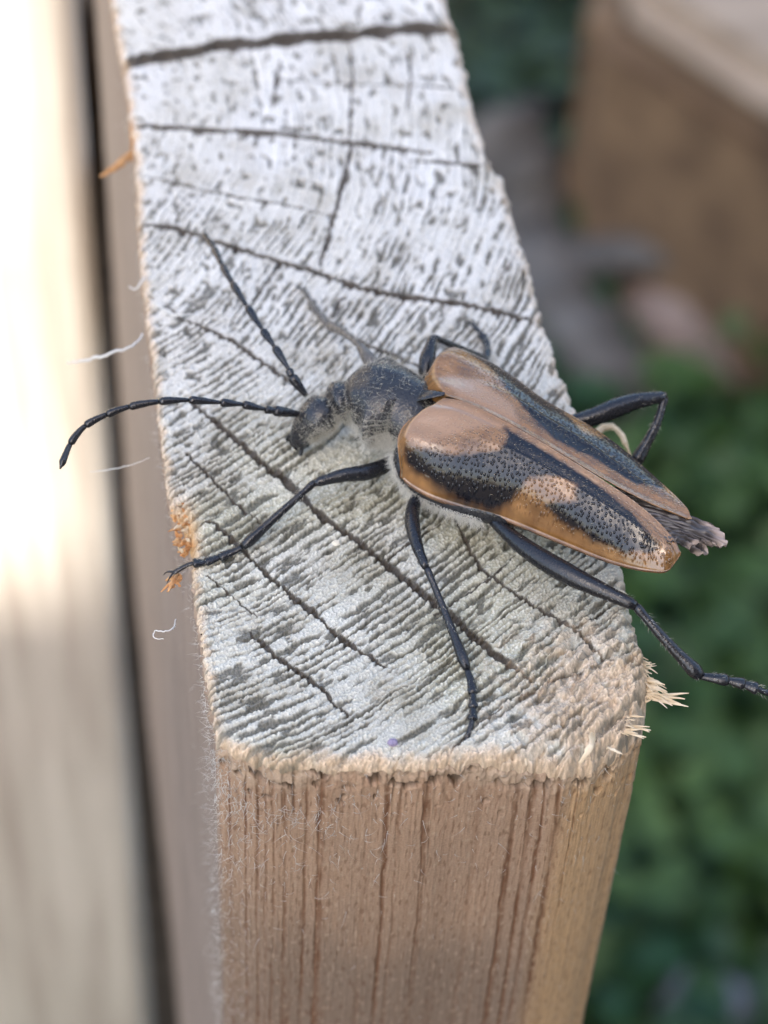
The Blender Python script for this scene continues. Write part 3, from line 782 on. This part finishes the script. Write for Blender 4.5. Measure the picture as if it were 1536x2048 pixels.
def elytron_mat():
    m = mat('punctate_elytron', (0.3, 0.15, 0.06), 0.3, 0.5)
    t = m.node_tree; b = t.nodes['Principled BSDF']; L = t.links.new
    st = N(m, 'ShaderNodeAttribute', attribute_name='along')
    dk = N(m, 'ShaderNodeAttribute', attribute_name='dark')
    gr = N(m, 'ShaderNodeAttribute', attribute_name='base_sheen')
    pu = N(m, 'ShaderNodeAttribute', attribute_name='pits')
    vo = N(m, 'ShaderNodeTexVoronoi', Scale=62.0, voronoi_dimensions='2D'); L(st.outputs['Vector'], vo.inputs['Vector'])
    nz = N(m, 'ShaderNodeTexNoise', Scale=14.0, Detail=4.0); L(st.outputs['Vector'], nz.inputs['Vector'])
    ramp = N(m, 'ShaderNodeMapRange', interpolation_type='SMOOTHSTEP'); L(vo.outputs['Distance'], ramp.inputs[0])
    ramp.inputs[1].default_value = 0.08; ramp.inputs[2].default_value = 0.36; ramp.inputs[3].default_value = 0.0; ramp.inputs[4].default_value = 1.0
    # tan ground colour, black pattern, base lightened by a painted sky sheen
    tanr = N(m, 'ShaderNodeValToRGB'); L(nz.outputs['Fac'], tanr.inputs[0])
    tanr.color_ramp.elements[0].position = 0.3; tanr.color_ramp.elements[0].color = (0.15, 0.068, 0.020, 1)
    tanr.color_ramp.elements[1].position = 0.7; tanr.color_ramp.elements[1].color = (0.28, 0.138, 0.045, 1)
    sm_ = N(m, 'ShaderNodeMapping'); L(st.outputs['Vector'], sm_.inputs[0]); sm_.inputs['Scale'].default_value = (3.0, 26.0, 1.0)
    sn = N(m, 'ShaderNodeTexNoise', Scale=1.6, Detail=5.0); L(sm_.outputs[0], sn.inputs['Vector'])
    sr = N(m, 'ShaderNodeMapRange'); L(sn.outputs['Fac'], sr.inputs[0]); sr.inputs[1].default_value = 0.3; sr.inputs[2].default_value = 0.7; sr.inputs[3].default_value = 0.62; sr.inputs[4].default_value = 1.2
    tv = N(m, 'ShaderNodeVectorMath', operation='SCALE'); L(tanr.outputs[0], tv.inputs[0]); L(sr.outputs[0], tv.inputs['Scale'])
    m1 = N(m, 'ShaderNodeMixRGB'); L(gr.outputs['Fac'], m1.inputs[0]); L(tv.outputs[0], m1.inputs[1]); m1.inputs[2].default_value = (0.29, 0.165, 0.085, 1)  # sky reflection at the base mixed into the colour
    inv = N(m, 'ShaderNodeMath', operation='SUBTRACT'); inv.inputs[0].default_value = 1.0; L(ramp.outputs[0], inv.inputs[1])
    pm = N(m, 'ShaderNodeMath', operation='MULTIPLY'); L(inv.outputs[0], pm.inputs[0]); L(pu.outputs['Fac'], pm.inputs[1])
    pm2 = N(m, 'ShaderNodeMath', operation='MULTIPLY'); L(pm.outputs[0], pm2.inputs[0]); pm2.inputs[1].default_value = 0.5
    m2 = N(m, 'ShaderNodeMixRGB'); L(pm2.outputs[0], m2.inputs[0]); L(m1.outputs[0], m2.inputs[1]); m2.inputs[2].default_value = (0.07, 0.028, 0.012, 1)
    m3 = N(m, 'ShaderNodeMixRGB'); L(dk.outputs['Fac'], m3.inputs[0]); L(m2.outputs[0], m3.inputs[1]); m3.inputs[2].default_value = (0.004, 0.004, 0.007, 1)
    L(m3.outputs[0], b.inputs['Base Color'])
    hm = N(m, 'ShaderNodeMath', operation='MULTIPLY'); L(ramp.outputs[0], hm.inputs[0]); L(pu.outputs['Fac'], hm.inputs[1])
    bp = N(m, 'ShaderNodeBump', Strength=0.75, Distance=0.004); L(hm.outputs[0], bp.inputs['Height'])
    b2 = N(m, 'ShaderNodeBump', Strength=0.25, Distance=0.02); L(nz.outputs['Fac'], b2.inputs['Height']); L(bp.outputs[0], b2.inputs['Normal'])
    L(b2.outputs[0], b.inputs['Normal'])
    rg = N(m, 'ShaderNodeMapRange'); L(dk.outputs['Fac'], rg.inputs[0]); rg.inputs[3].default_value = 0.15; rg.inputs[4].default_value = 0.13; L(rg.outputs[0], b.inputs['Roughness'])
    sg_ = N(m, 'ShaderNodeMapRange'); L(dk.outputs['Fac'], sg_.inputs[0]); sg_.inputs[3].default_value = 0.85; sg_.inputs[4].default_value = 0.5; L(sg_.outputs[0], b.inputs['Specular IOR Level'])
    return m
M_ELY = elytron_mat()

M_HAIRG = mat('golden_hair', (0.45, 0.36, 0.24), 0.5, 0.4)
def poly_sdf(x, y, poly):
    poly = np.asarray(poly, float); d = np.full(x.shape, 9.0); ins = np.zeros(x.shape, bool)
    for a, b in zip(poly, np.roll(poly, -1, axis=0)):
        ab = b - a; t = np.clip(((x - a[0]) * ab[0] + (y - a[1]) * ab[1]) / (ab @ ab + 1e-12), 0, 1)
        d = np.minimum(d, np.hypot(x - a[0] - t * ab[0], y - a[1] - t * ab[1]))
        c = (a[1] > y) != (b[1] > y)
        ins ^= c & (x < (b[0] - a[0]) * (y - a[1]) / (b[1] - a[1] + 1e-12) + a[0])
    return np.where(ins, -d, d)

def elytron(inn, outl, dark, base_sheen, bowv, label):
    ns, nh = 260, 90
    I = spline([P(*q) for q in inn], ns); O = spline([P(*q) for q in outl], ns)
    h = np.linspace(0, 1, nh) ** 0.85
    s = np.linspace(0, 1, ns)
    Sg, Hg = np.meshgrid(s, h, indexing='ij')
    co = I[:, None] * (1 - Hg[..., None]) + O[:, None] * Hg[..., None]
    zi, zo = I[:, None, 2], O[:, None, 2]
    co[..., 2] = zo + (zi - zo) * (1 - Hg ** 2.3) ** 0.62
    # sutural groove and bead, shoulder knob, faint ribs, rolled base and raised rim
    wid = np.linalg.norm((I - O)[:, :2], axis=1)[:, None]
    al = np.concatenate([[0], np.cumsum(np.linalg.norm(np.diff(I, axis=0), axis=1))])[:, None] + 0 * Hg
    ac = Hg * wid
    # bowed base edge
    bow = np.sin(np.pi * np.clip(Hg, 0, 1) ** 0.9) * np.clip(1 - Sg / 0.35, 0, 1) ** 2
    co[..., 0] += bow * bowv[0]; co[..., 1] += bow * bowv[1]
    z = co[..., 2]
    z = z + 0.005 * np.exp(-(ac / 0.012) ** 2) - 0.006 * np.exp(-((ac - 0.035) / 0.014) ** 2)
    z = z + 0.028 * np.exp(-((Sg - 0.06) / 0.06) ** 2 - ((Hg - 0.72) / 0.16) ** 2)
    z = z - 0.020 * np.exp(-((Sg - 0.10) / 0.07) ** 2 - ((Hg - 0.42) / 0.16) ** 2)
    z = z + 0.006 * np.exp(-((Hg - 0.38 - 0.1 * Sg) / 0.05) ** 2) * sst(0.1, 0.3, Sg) * sst(0.95, 0.7, Sg)
    z = z + 0.006 * fbm(al * 3.2, ac * 4, 401, 2)
    z = z - 0.07 * sst(0.05, 0.0, Sg) ** 2
    co[..., 2] = z
    lab = np.array([(O - I)[:, 0], (O - I)[:, 1]]).T; lab /= np.linalg.norm(lab, axis=1)[:, None] + 1e-9
    rim = np.exp(-((1 - Hg) / 0.022) ** 2)
    co[..., 0] += lab[:, None, 0] * 0.006 * rim; co[..., 1] += lab[:, None, 1] * 0.006 * rim
    wob_s = Sg + 0.010 * noise(al * 9, ac * 12, 411) + 0.006 * noise(al * 30, ac * 30, 413)
    wob_h = Hg + 0.030 * noise(al * 9, ac * 12, 412) + 0.015 * noise(al * 30, ac * 30, 414)
    dk = np.zeros_like(Sg)
    for poly, sgn in dark:
        q = np.array(poly, float); d = poly_sdf(wob_s * 1.3, wob_h * 0.36, q * [1.3, 0.36])
        v = sst(0.022, -0.010, d)
        dk = np.maximum(dk, v) if sgn > 0 else dk * (1 - v)
    fm = sst(0.03, -0.02, poly_sdf(Sg * 1.3, Hg * 0.36, np.array(base_sheen) * [1.3, 0.36])) if base_sheen else 0 * dk
    pits = sst(0.0, 0.3, Sg) * 0.75 + 0.25
    pits = pits * (0.3 + 0.7 * sst(0.02, 0.10, ac)) * sst(0.985, 0.90, Hg) * sst(0.99, 0.93, Sg) * (1 - 0.6 * fm)
    top = co.reshape(-1, 3)
    und = co.copy(); und[..., 2] -= 0.007; und = und.reshape(-1, 3)
    f = grid_faces(ns, nh); nv = len(top)
    # orient outward
    e1 = co[100, 45] - co[99, 45]; e2 = co[99, 46] - co[99, 45]
    if np.cross(e2, e1)[2] > 0: f = f[:, ::-1]
    idx = np.arange(ns * nh).reshape(ns, nh)
    loop = np.concatenate([idx[:, 0], idx[-1, 1:], idx[-2::-1, -1], idx[0, -2:0:-1]])
    l2 = np.roll(loop, -1)
    side = np.stack([loop, l2, l2 + nv, loop + nv], 1)
    at = {k: np.concatenate([v.ravel(), v.ravel()]) for k, v in (('dark', dk), ('base_sheen', fm), ('pits', pits))}
    at['along'] = np.concatenate([np.stack([al.ravel(), ac.ravel()], 1)] * 2)
    o = mesh_np('elytron', np.concatenate([top, und]), np.concatenate([f, f[:, ::-1] + nv, side]), M_ELY, None, at)
    o['label'] = label
    in_beetle(o)
    k = 600
    ii = rng.integers(6, ns - 14, k); hh_ = rng.integers(2, nh - 6, k)
    tgv = I[-1] - I[0]; tgv = tgv / np.linalg.norm(tgv)
    D = np.broadcast_to(tgv * 0.85 + np.array([0, 0, 0.55]), (k, 3)) + rng.normal(0, 0.25, (k, 3))
    hc, hf = hairs(co[ii, hh_], D, rng.uniform(0.008, 0.018, k), 0.0007, bend=0.3, seg=3)
    hr = mesh_np('hairs', hc, hf, M_HAIRG); hr['kind'] = 'stuff'
    hr.parent = o; hr.matrix_parent_inverse = Matrix.Identity(4)
    return o

NEAR_I = [(868, 795, .515), (930, 806, .55), (1013, 846, .57), (1135, 917, .54), (1229, 977, .49), (1299, 1029, .44), (1345, 1076, .395), (1361, 1105, .35)]
NEAR_O = [(803, 935, .32), (812, 962, .27), (854, 989, .25), (924, 1015, .24), (1004, 1038, .24), (1088, 1071, .245), (1182, 1109, .26), (1252, 1132, .28), (1299, 1141, .29), (1335, 1140, .31), (1361, 1108, .345)]
FAR_I = [(880, 788, .505), (935, 808, .54), (1015, 846, .56), (1135, 915, .53), (1229, 971, .485), (1276, 996, .47), (1322, 1017, .45), (1374, 1038, .42)]
FAR_O = [(864, 722, .42), (905, 698, .41), (966, 720, .40), (1022, 754, .40), (1088, 803, .40), (1158, 842, .40), (1210, 875, .405), (1266, 917, .41), (1322, 967, .415), (1369, 1014, .425), (1381, 1036, .43)]
near_dark = [([(0.045, 0.80), (0.116, 0.74), (0.236, 0.65), (0.312, 0.45), (0.317, 0.20), (0.286, 0.10), (0.407, 0.12), (0.497, 0.13), (0.583, 0.15), (0.704, 0.22), (0.794, 0.33), (0.854, 0.48), (0.889, 0.57), (0.879, 0.734), (0.794, 0.886), (0.673, 0.911), (0.553, 0.886), (0.503, 0.848), (0.603, 0.608), (0.578, 0.354), (0.513, 0.43), (0.427, 0.62), (0.40, 0.86), (0.36, 0.975), (0.276, 0.985), (0.151, 0.955), (0.05, 0.90)], 1)]
near_sheen = [(0.01, 0.65), (0.02, 0.10), (0.10, 0.04), (0.166, 0.05), (0.27, 0.09), (0.20, 0.32), (0.12, 0.55), (0.10, 0.70)]
far_dark = [([(0.07, 1.05), (0.40, 1.05), (0.46, 1.05), (0.48, 0.80), (0.555, 0.60), (0.62, 0.76), (0.66, 1.05), (0.85, 1.05), (0.869, 0.785), (0.789, 0.33), (0.693, 0.28), (0.613, 0.29), (0.553, 0.20), (0.477, 0.18), (0.402, 0.27), (0.337, 0.38), (0.271, 0.544), (0.206, 0.78), (0.141, 0.90)], 1)]
far_sheen = [(0.05, 0.30), (0.10, 0.08), (0.25, 0.05), (0.33, 0.10), (0.30, 0.28), (0.18, 0.42), (0.08, 0.42)]
elytron(NEAR_I, NEAR_O, near_dark, near_sheen, (-0.085, 0.012), 'glossy tan wing case with two joined black patches, nearest the front edge')
elytron(FAR_I, FAR_O, far_dark, far_sheen, (-0.055, 0.0), 'tan wing case with a black outer band, slightly lifted')

# body: head, neck, pronotum and abdomen as one surface
bn = []
for px, py, z, w, hh in [(590, 890, .085, .022, .025), (600, 876, .12, .050, .055), (620, 850, .19, .085, .083), (643, 829, .245, .100, .096), (662, 817, .26, .070, .068),
                         (679, 808, .275, .112, .110), (698, 803, .285, .100, .098), (716, 801, .295, .152, .140), (748, 802, .305, .205, .172), (783, 808, .315, .205, .168),
                         (808, 815, .32, .180, .150), (822, 822, .32, .175, .14)]:
    bn.append([*P(px, py, z), w, hh])
for x_, y_, z_, w, hh in [(1.15, 1.505, .29, .22, .13), (1.245, 1.39, .215, .310, .135), (1.41, 1.215, .215, .295, .135), (1.64, 1.01, .24, .21, .12), (1.88, .83, .30, .13, .10), (2.04, .66, .325, .09, .06), (2.12, .58, .325, .03, .03)]:
    bn.append([x_, y_, z_, w, hh])
nb, na = 200, 56
bs = spline(bn, nb)
tg, sd, nv = frames(bs[:, :3], (0, 0, 1))
ang = np.arange(na) / na * 2 * math.pi
ca, sa = np.cos(ang), np.sin(ang)
tt = np.linspace(0, 1, nb)
iP = int(np.argmin(np.linalg.norm(bs[:, :3] - P(752, 799, .305), axis=1)))
tub = 0.24 * np.exp(-((np.arange(nb)[:, None] - iP) / 4.5) ** 2) * (np.exp(-((np.abs(ca)[None, :] - 1) / 0.10) ** 2))
grv = -0.05 * np.exp(-((np.arange(nb)[:, None] - iP) / 12.0) ** 2) * np.exp(-((sa[None, :] - 1) / 0.02) ** 2)
rip = 0.012 * noise(np.arange(nb)[:, None] * 0.35, ang[None, :] * 5, 421)
sc = 1 + tub + grv + rip
BODY = bs[:, None, :3] + sd[:, None] * (ca[None, :] * bs[:, 3:4] * sc)[..., None] + nv[:, None] * (sa[None, :] * bs[:, 4:5] * sc)[..., None]
cob = np.concatenate([BODY.reshape(-1, 3), bs[:1, :3], bs[-1:, :3]])
jj = np.arange(na); j2 = (jj + 1) % na
f3 = np.concatenate([np.stack([np.full(na, nb * na), j2, jj], 1), np.stack([np.full(na, nb * na + 1), (nb - 1) * na + jj, (nb - 1) * na + j2], 1)])
in_beetle(mesh_np('body', cob, [grid_faces(nb, na, 0, True), f3], M_BODY))
BN = BODY - bs[:, None, :3]; BN /= np.linalg.norm(BN, axis=-1)[..., None]

def ellipsoid(name, c, r, matl, parent=None, seg=16):
    u = np.linspace(0, math.pi, seg); v = np.arange(seg * 2) / (seg * 2) * 2 * math.pi
    co = np.stack([np.sin(u)[:, None] * np.cos(v), np.sin(u)[:, None] * np.sin(v), np.cos(u)[:, None] + 0 * v], -1) * np.array(r) + np.array(c)
    return in_beetle(mesh_np(name, co.reshape(-1, 3), grid_faces(seg, seg * 2, 0, True), matl), parent)
hd = sub_empty('head')
ellipsoid('eye', P(632, 852, .235), (.040, .034, .048), M_EYE, hd)
ellipsoid('eye', P(630, 806, .245), (.040, .034, .045), M_EYE, hd)
g = Geo(); g.tube(spline([P(600, 882, .10), P(590, 892, .075), P(594, 900, .05)], 8), np.linspace(.022, .006, 8), ns=8); in_beetle(g.build('mandible', M_BLK), hd)
g = Geo(); g.tube(spline([P(592, 874, .11), P(583, 884, .08), P(586, 893, .055)], 8), np.linspace(.02, .006, 8), ns=8); in_beetle(g.build('mandible', M_BLK), hd)
for pp in ([P(606, 888, .10), P(603, 902, .06), P(600, 912, .04)], [P(588, 868, .11), P(578, 874, .07), P(574, 882, .04)]):
    g = Geo(); g.tube(spline(pp, 8), [.008, .011, .008, .011, .009, .011, .012, .006], ns=7); in_beetle(g.build('palp', M_BLK), hd)
# scutellum: the small dark wedge between the wing cases
sc_c = spline([P(838, 793, .43), P(862, 789, .485), P(890, 788, .51)], 14)
g = Geo(); g.tube(sc_c, np.linspace(.055, .008, 14), np.linspace(.014, .005, 14), ns=12); in_beetle(g.build('scutellum', M_BODY))

# pubescence
def pubescence():
    R = []; D = []; L = []
    for k in range(9500):
        i = int(rng.integers(8, iP + 26)); a = rng.uniform(-0.35, 1.0) if rng.random() < 0.5 else rng.uniform(-0.5, math.pi + 0.5)
        if rng.random() < 0.5: a = rng.uniform(-0.6, math.pi + 0.6)
        j = int(a / (2 * math.pi) * na) % na
        # bare shiny disc on the upper middle of the pronotum
        if sa[j] > 0.5 and rng.random() < 0.72: continue
        R.append(BODY[i, j]); D.append(BN[i, j] * 0.55 + tg[i] * rng.normal(0.5, 0.5) + rng.normal(0, 0.35, 3)); L.append(rng.uniform(0.018, 0.042))
    co, f = hairs(np.array(R), np.array(D), np.array(L), 0.0008, bend=0.3, seg=4)
    o = in_beetle(mesh_np('pubescence', co, f, M_HAIR)); o['kind'] = 'stuff'; o['label'] = 'short grey hair on head and thorax'
    R = []; D = []; L = []
    for k in range(6500):
        i = int(rng.integers(iP - 14, min(nb - 70, iP + 75))); j = int((rng.uniform(-1.2, 0.05) if rng.random() < 0.75 else math.pi - rng.uniform(-1.2, -0.25)) / (2 * math.pi) * na) % na
        R.append(BODY[i, j]); D.append(BN[i, j] * 0.8 + tg[i] * rng.normal(0.5, 0.4) + rng.normal(0, 0.35, 3)); L.append(rng.uniform(0.025, 0.06))
    co, f = hairs(np.array(R), np.array(D), np.array(L), 0.0009, bend=0.35, seg=4)
    o = in_beetle(mesh_np('pubescence', co, f, M_HAIRW)); o['kind'] = 'stuff'; o['label'] = 'longer pale hair along the underside'
pubescence()

# antennae: eleven segments each, thicker toward their outer ends
def antenna(nodes, label):
    e = sub_empty('antenna'); e['label'] = label
    nd = [P(*q) for q in nodes]
    cv = spline(nd, 12 * (len(nd) - 1) + 1)
    ln = np.concatenate([[0], np.cumsum(np.linalg.norm(np.diff(cv, axis=0), axis=1))])
    lnd = [ln[np.argmin(np.linalg.norm(cv - q, axis=1))] for q in nd]
    for k in range(len(nd) - 1):
        t = np.linspace(0, 1, 12)
        q = lnd[k] + (lnd[k + 1] - lnd[k]) * t
        c = np.stack([np.interp(q, ln, cv[:, i]) for i in range(3)], 1)
        r0, r1 = (0.014, 0.026) if k == 0 else ((0.017, 0.020) if k == 1 else (0.0100, 0.0218 - 0.0004 * k))
        if k >= 6: r0 += 0.003
        r = r0 + (r1 - r0) * sst(0.0, 0.85, t) 
        r = r * np.where(t > 0.93, 0.72, 1.0) * np.where(t < 0.04, 0.8, 1.0)
        if k == len(nd) - 2: r = r * (1 - 0.75 * sst(0.7, 1.0, t))
        g = Geo(); g.tube(c, r, ns=12, rough=0.015)
        in_beetle(g.build('segment', M_BLK), e)
antenna([(604, 829, .25), (546, 821, .33), (532, 819, .345), (485, 809, .39), (440, 805, .42), (377, 800, .45), (319, 803, .46), (260, 813, .45), (213, 829, .43), (170, 852, .40), (141, 887, .36), (120, 938, .31)], 'antenna curving out past the left edge of the board')
antenna([(613, 792, .26), (583, 752, .33), (578, 740, .34), (549, 694, .37), (526, 661, .38), (495, 614, .38), (465, 567, .36), (444, 530, .33), (428, 497, .29), (417, 481, .26), (408, 468, .23)], 'antenna stretched straight back over the end grain')

# legs
M_GHOST = mat('ghost_pale_cuticle', (0.10, 0.088, 0.075), 0.5, 0.4); _blk(M_GHOST, 90, 0.35)  # paler cuticle: exposure ghost of the leg put into the colour
def limb(name, pts, prof, par, ns=12, flat=1.0, mt=None):
    """pts: (px,py,z) nodes; prof: (t, radius) pairs"""
    c = spline([P(*q) if len(q) == 3 else np.array(q[:3]) for q in pts], 26); t = np.linspace(0, 1, 26)
    r = np.interp(t, [q[0] for q in prof], [q[1] for q in prof])
    r = np.convolve(np.r_[r[:1], r, r[-1:]], [0.25, 0.5, 0.25], 'valid')
    g = Geo(); g.tube(c, r, r * flat, ns=ns, rough=0.012)
    return in_beetle(g.build(name, mt or M_BLK), par)
def leg(label, femur, fr, tibia, tr, tarsus, flat=0.8, claws=True, mt=None):
    e = sub_empty('leg'); e['label'] = label
    limb('femur', femur, [(0, fr * 0.5), (0.25, fr * 0.85), (0.55, fr), (0.82, fr * 0.74), (0.90, fr * 0.58), (0.96, fr * 0.66), (1, fr * 0.35)], e, mt=mt)
    limb('tibia', tibia, [(0, tr * 0.45), (0.05, tr * 0.95), (0.12, tr * 0.66), (0.7, tr * 0.92), (0.93, tr * 1.28), (1, tr * 0.7)], e, mt=mt)
    nd = spline([P(*q) for q in tarsus], 33)
    ln = np.concatenate([[0], np.cumsum(np.linalg.norm(np.diff(nd, axis=0), axis=1))]); ln /= ln[-1]
    g = Geo()
    for a, b, r0, r1 in [(0, 0.34, 0.6, 1.15), (0.33, 0.54, 0.6, 1.15), (0.53, 0.70, 0.6, 1.25), (0.66, 1.0, 0.45, 0.65)]:
        q = np.linspace(a, b, 9); c = np.stack([np.interp(q, ln, nd[:, i]) for i in range(3)], 1)
        t = np.linspace(0, 1, 9); r = tr * (r0 + (r1 - r0) * t) * np.where(t > 0.95, 0.7, 1)
        g.tube(c, r, r * 0.7, ns=10, rough=0.02)
    in_beetle(g.build('tarsus', mt or M_BLK), e)
    R = []; D = []
    for pts, rad in ((femur, fr * 0.7), (tibia, tr * 0.8), (tarsus, tr * 0.7)):
        cc = spline([P(*q) for q in pts], 60); tgc, s1, n1 = frames(cc, (0, 0, 1))
        for k in range(70):
            i = int(rng.integers(8, 59)); an = rng.uniform(0, 6.283); o_ = s1[i] * math.cos(an) + n1[i] * math.sin(an)
            R.append(cc[i] + o_ * rad); D.append(o_ * 0.6 + tgc[i] * 0.8)
    co, f = hairs(np.array(R), np.array(D), rng.uniform(0.012, 0.026, len(R)), 0.0009, bend=0.2, seg=3)
    o = in_beetle(mesh_np('bristles', co, f, M_HAIR), e); o['kind'] = 'stuff'
    if claws:
        d = nd[-1] - nd[-4]; d /= np.linalg.norm(d); s = np.cross(d, [0, 0, 1.0]); s /= np.linalg.norm(s)
        for sg in (-1, 1):
            c = spline([nd[-1] - d * 0.01, nd[-1] + d * 0.022 + s * sg * 0.018 + [0, 0, 0.004], nd[-1] + d * 0.040 + s * sg * 0.026 - [0, 0, 0.018]], 8)
            g = Geo(); g.tube(c, np.linspace(0.007, 0.0015, 8), ns=7); in_beetle(g.build('claw', M_BLK), e)
    return e
leg('front leg reaching to the orange chip on the left edge', [(822, 890, .16), (782, 925, .17), (735, 944, .20), (690, 950, .22), (628, 966, .21)], .040, [(632, 962, .21), (565, 1022, .14), (485, 1094, .05)], .023,
    [(485, 1094, .05), (455, 1108, .03), (410, 1124, .022), (380, 1128, .02), (345, 1146, -.01)])
leg('pale front leg on the far side of the head', [(768, 752, .17), (745, 728, .22), (718, 690, .22)], .036, [(718, 690, .22), (690, 668, .15), (655, 650, .05)], .022,
    [(655, 650, .05), (643, 634, .03), (630, 616, .022), (608, 580, .012)], mt=M_GHOST)
leg('middle leg bent toward the front edge', [(862, 955, .19), (832, 1000, .18), (824, 1040, .20), (834, 1090, .22), (852, 1136, .21)], .036, [(852, 1132, .21), (890, 1225, .12), (934, 1338, .04)], .022,
    [(934, 1338, .04), (944, 1372, .025), (946, 1420, .02), (942, 1450, .01), (930, 1488, -.03)])
leg('middle leg folded up beside the far wing case', [(850, 770, .25), (852, 730, .30), (866, 674, .34)], .040, [(866, 674, .34), (915, 695, .22), (972, 722, .05)], .022,
    [(972, 722, .05), (974, 700, .03), (968, 676, .02), (945, 648, .012)])
leg('hind leg hanging over the right edge of the board', [(985, 1040, .20), (1050, 1095, .22), (1140, 1150, .22), (1272, 1212, .20)], .050, [(1270, 1210, .20), (1335, 1285, .10), (1402, 1354, 0.0)], .029,
    [(1400, 1352, 0.0), (1440, 1358, 0.0), (1480, 1366, -.01), (1510, 1376, -.02), (1560, 1396, -.06)])
leg('hind leg raised with its bent knee beyond the far wing case', [(1110, 850, .24), (1180, 836, .27), (1260, 806, .30), (1332, 792, .30)], .050, [(1330, 792, .30), (1312, 850, .22), (1268, 930, .10)], .028,
    [(1268, 930, .10), (1250, 960, .05), (1235, 985, .0), (1215, 1010, -.06)])

# folded hind wings showing between and beyond the wing cases
M_WING = mat('folded_wing', (0.10, 0.085, 0.075), 0.35, 0.5, Alpha=1.0)
def _wing():
    t = M_WING.node_tree; b = t.nodes['Principled BSDF']
    at = N(M_WING, 'ShaderNodeAttribute', attribute_name='tint'); t.links.new(at.outputs['Color'], b.inputs['Base Color'])
_wing()
def wing(a0, a1, tips, z0, z1, pl, seed):
    ns, nw = 40, 44
    A0, A1 = P(*a0, z0), P(*a1, z0 - .03)
    T = spline([P(x_, y_, z1 - .01 * i) for i, (x_, y_) in enumerate(tips)], nw)
    B = np.linspace(A0, A1, nw)
    s = np.linspace(0, 1, ns)[:, None]; w = np.linspace(0, 1, nw)[None, :]
    co = B[None] * (1 - s[..., None]) + T[None] * s[..., None]
    fold = np.abs(((w * pl + 0.25 * noise(s * 2, w * 3, seed)) % 1) - 0.5) * 2
    co[..., 2] += 0.030 * (fold - 0.5) * (0.4 + 0.6 * s) + 0.02 * np.sin(s * 3) - 0.012 * noise(s * 9, w * 9, seed + 1)
    co[..., 0] += 0.008 * noise(s * 7, w * 14, seed + 2) * s
    und = co.copy(); und[..., 2] -= 0.004
    n = ns * nw; f = grid_faces(ns, nw)
    idx = np.arange(n).reshape(ns, nw); loop = np.concatenate([idx[:, 0], idx[-1, 1:], idx[-2::-1, -1], idx[0, -2:0:-1]]); l2 = np.roll(loop, -1)
    c = lerp(np.broadcast_to([0.040, 0.034, 0.032], (ns, nw, 3)), np.array([0.13, 0.11, 0.105]), 0.8 * fold ** 4 + 0 * s)
    c = lerp(c, np.array([0.42, 0.33, 0.28]), sst(0.78, 1.02, s + 0.12 * noise(s * 5, w * 6, seed + 3)) * np.ones_like(w) * 0.85)
    o = mesh_np('hind_wing', np.concatenate([co.reshape(-1, 3), und.reshape(-1, 3)]), np.concatenate([f[:, ::-1], f + n, np.stack([loop, l2, l2 + n, loop + n], 1)]), M_WING, None, {'tint': np.concatenate([c.reshape(-1, 3)] * 2)})
    return in_beetle(o)
wing((1225, 975), (1335, 1085), [(1408, 1048), (1438, 1060), (1452, 1092), (1400, 1088), (1372, 1100)], .43, .36, 10, 431)
wing((1300, 1040), (1350, 1090), [(1382, 1078), (1415, 1098), (1408, 1110), (1380, 1104)], .36, .31, 3, 441)

# ------------------------------------------------------------------ crumbs on the end grain
M_PUR = mat('purple_crumb', (0.26, 0.21, 0.30), 0.6); M_CRU = mat('pale_crumb', (0.66, 0.60, 0.48), 0.7)
def crumb(px, py, r, matl, label, seed):
    c = P(px, py, 0.0); z = cap_z(c)
    u = np.linspace(0, math.pi, 9); v = np.arange(14) / 14 * 2 * math.pi
    k = 1 + 0.25 * noise(u[:, None] * 1.7 + seed, v[None, :] * 1.3, 600 + seed)
    co = np.stack([np.sin(u)[:, None] * np.cos(v) * 1.2, np.sin(u)[:, None] * np.sin(v), (np.cos(u)[:, None] + 0 * v) * 0.7], -1) * k[..., None] * r
    o = mesh_np('crumb', co.reshape(-1, 3), grid_faces(9, 14, 0, True), matl, None, None, False)
    o.location = (c[0], c[1], z + r * 0.45)
    return tag(o, label, 'crumb')
crumb(785, 1487, 0.020, M_PUR, 'tiny purple crumb lying near the front edge of the board', 1)
crumb(672, 1088, 0.016, M_CRU, 'pale grain of dust between the front and middle legs of the beetle', 2)
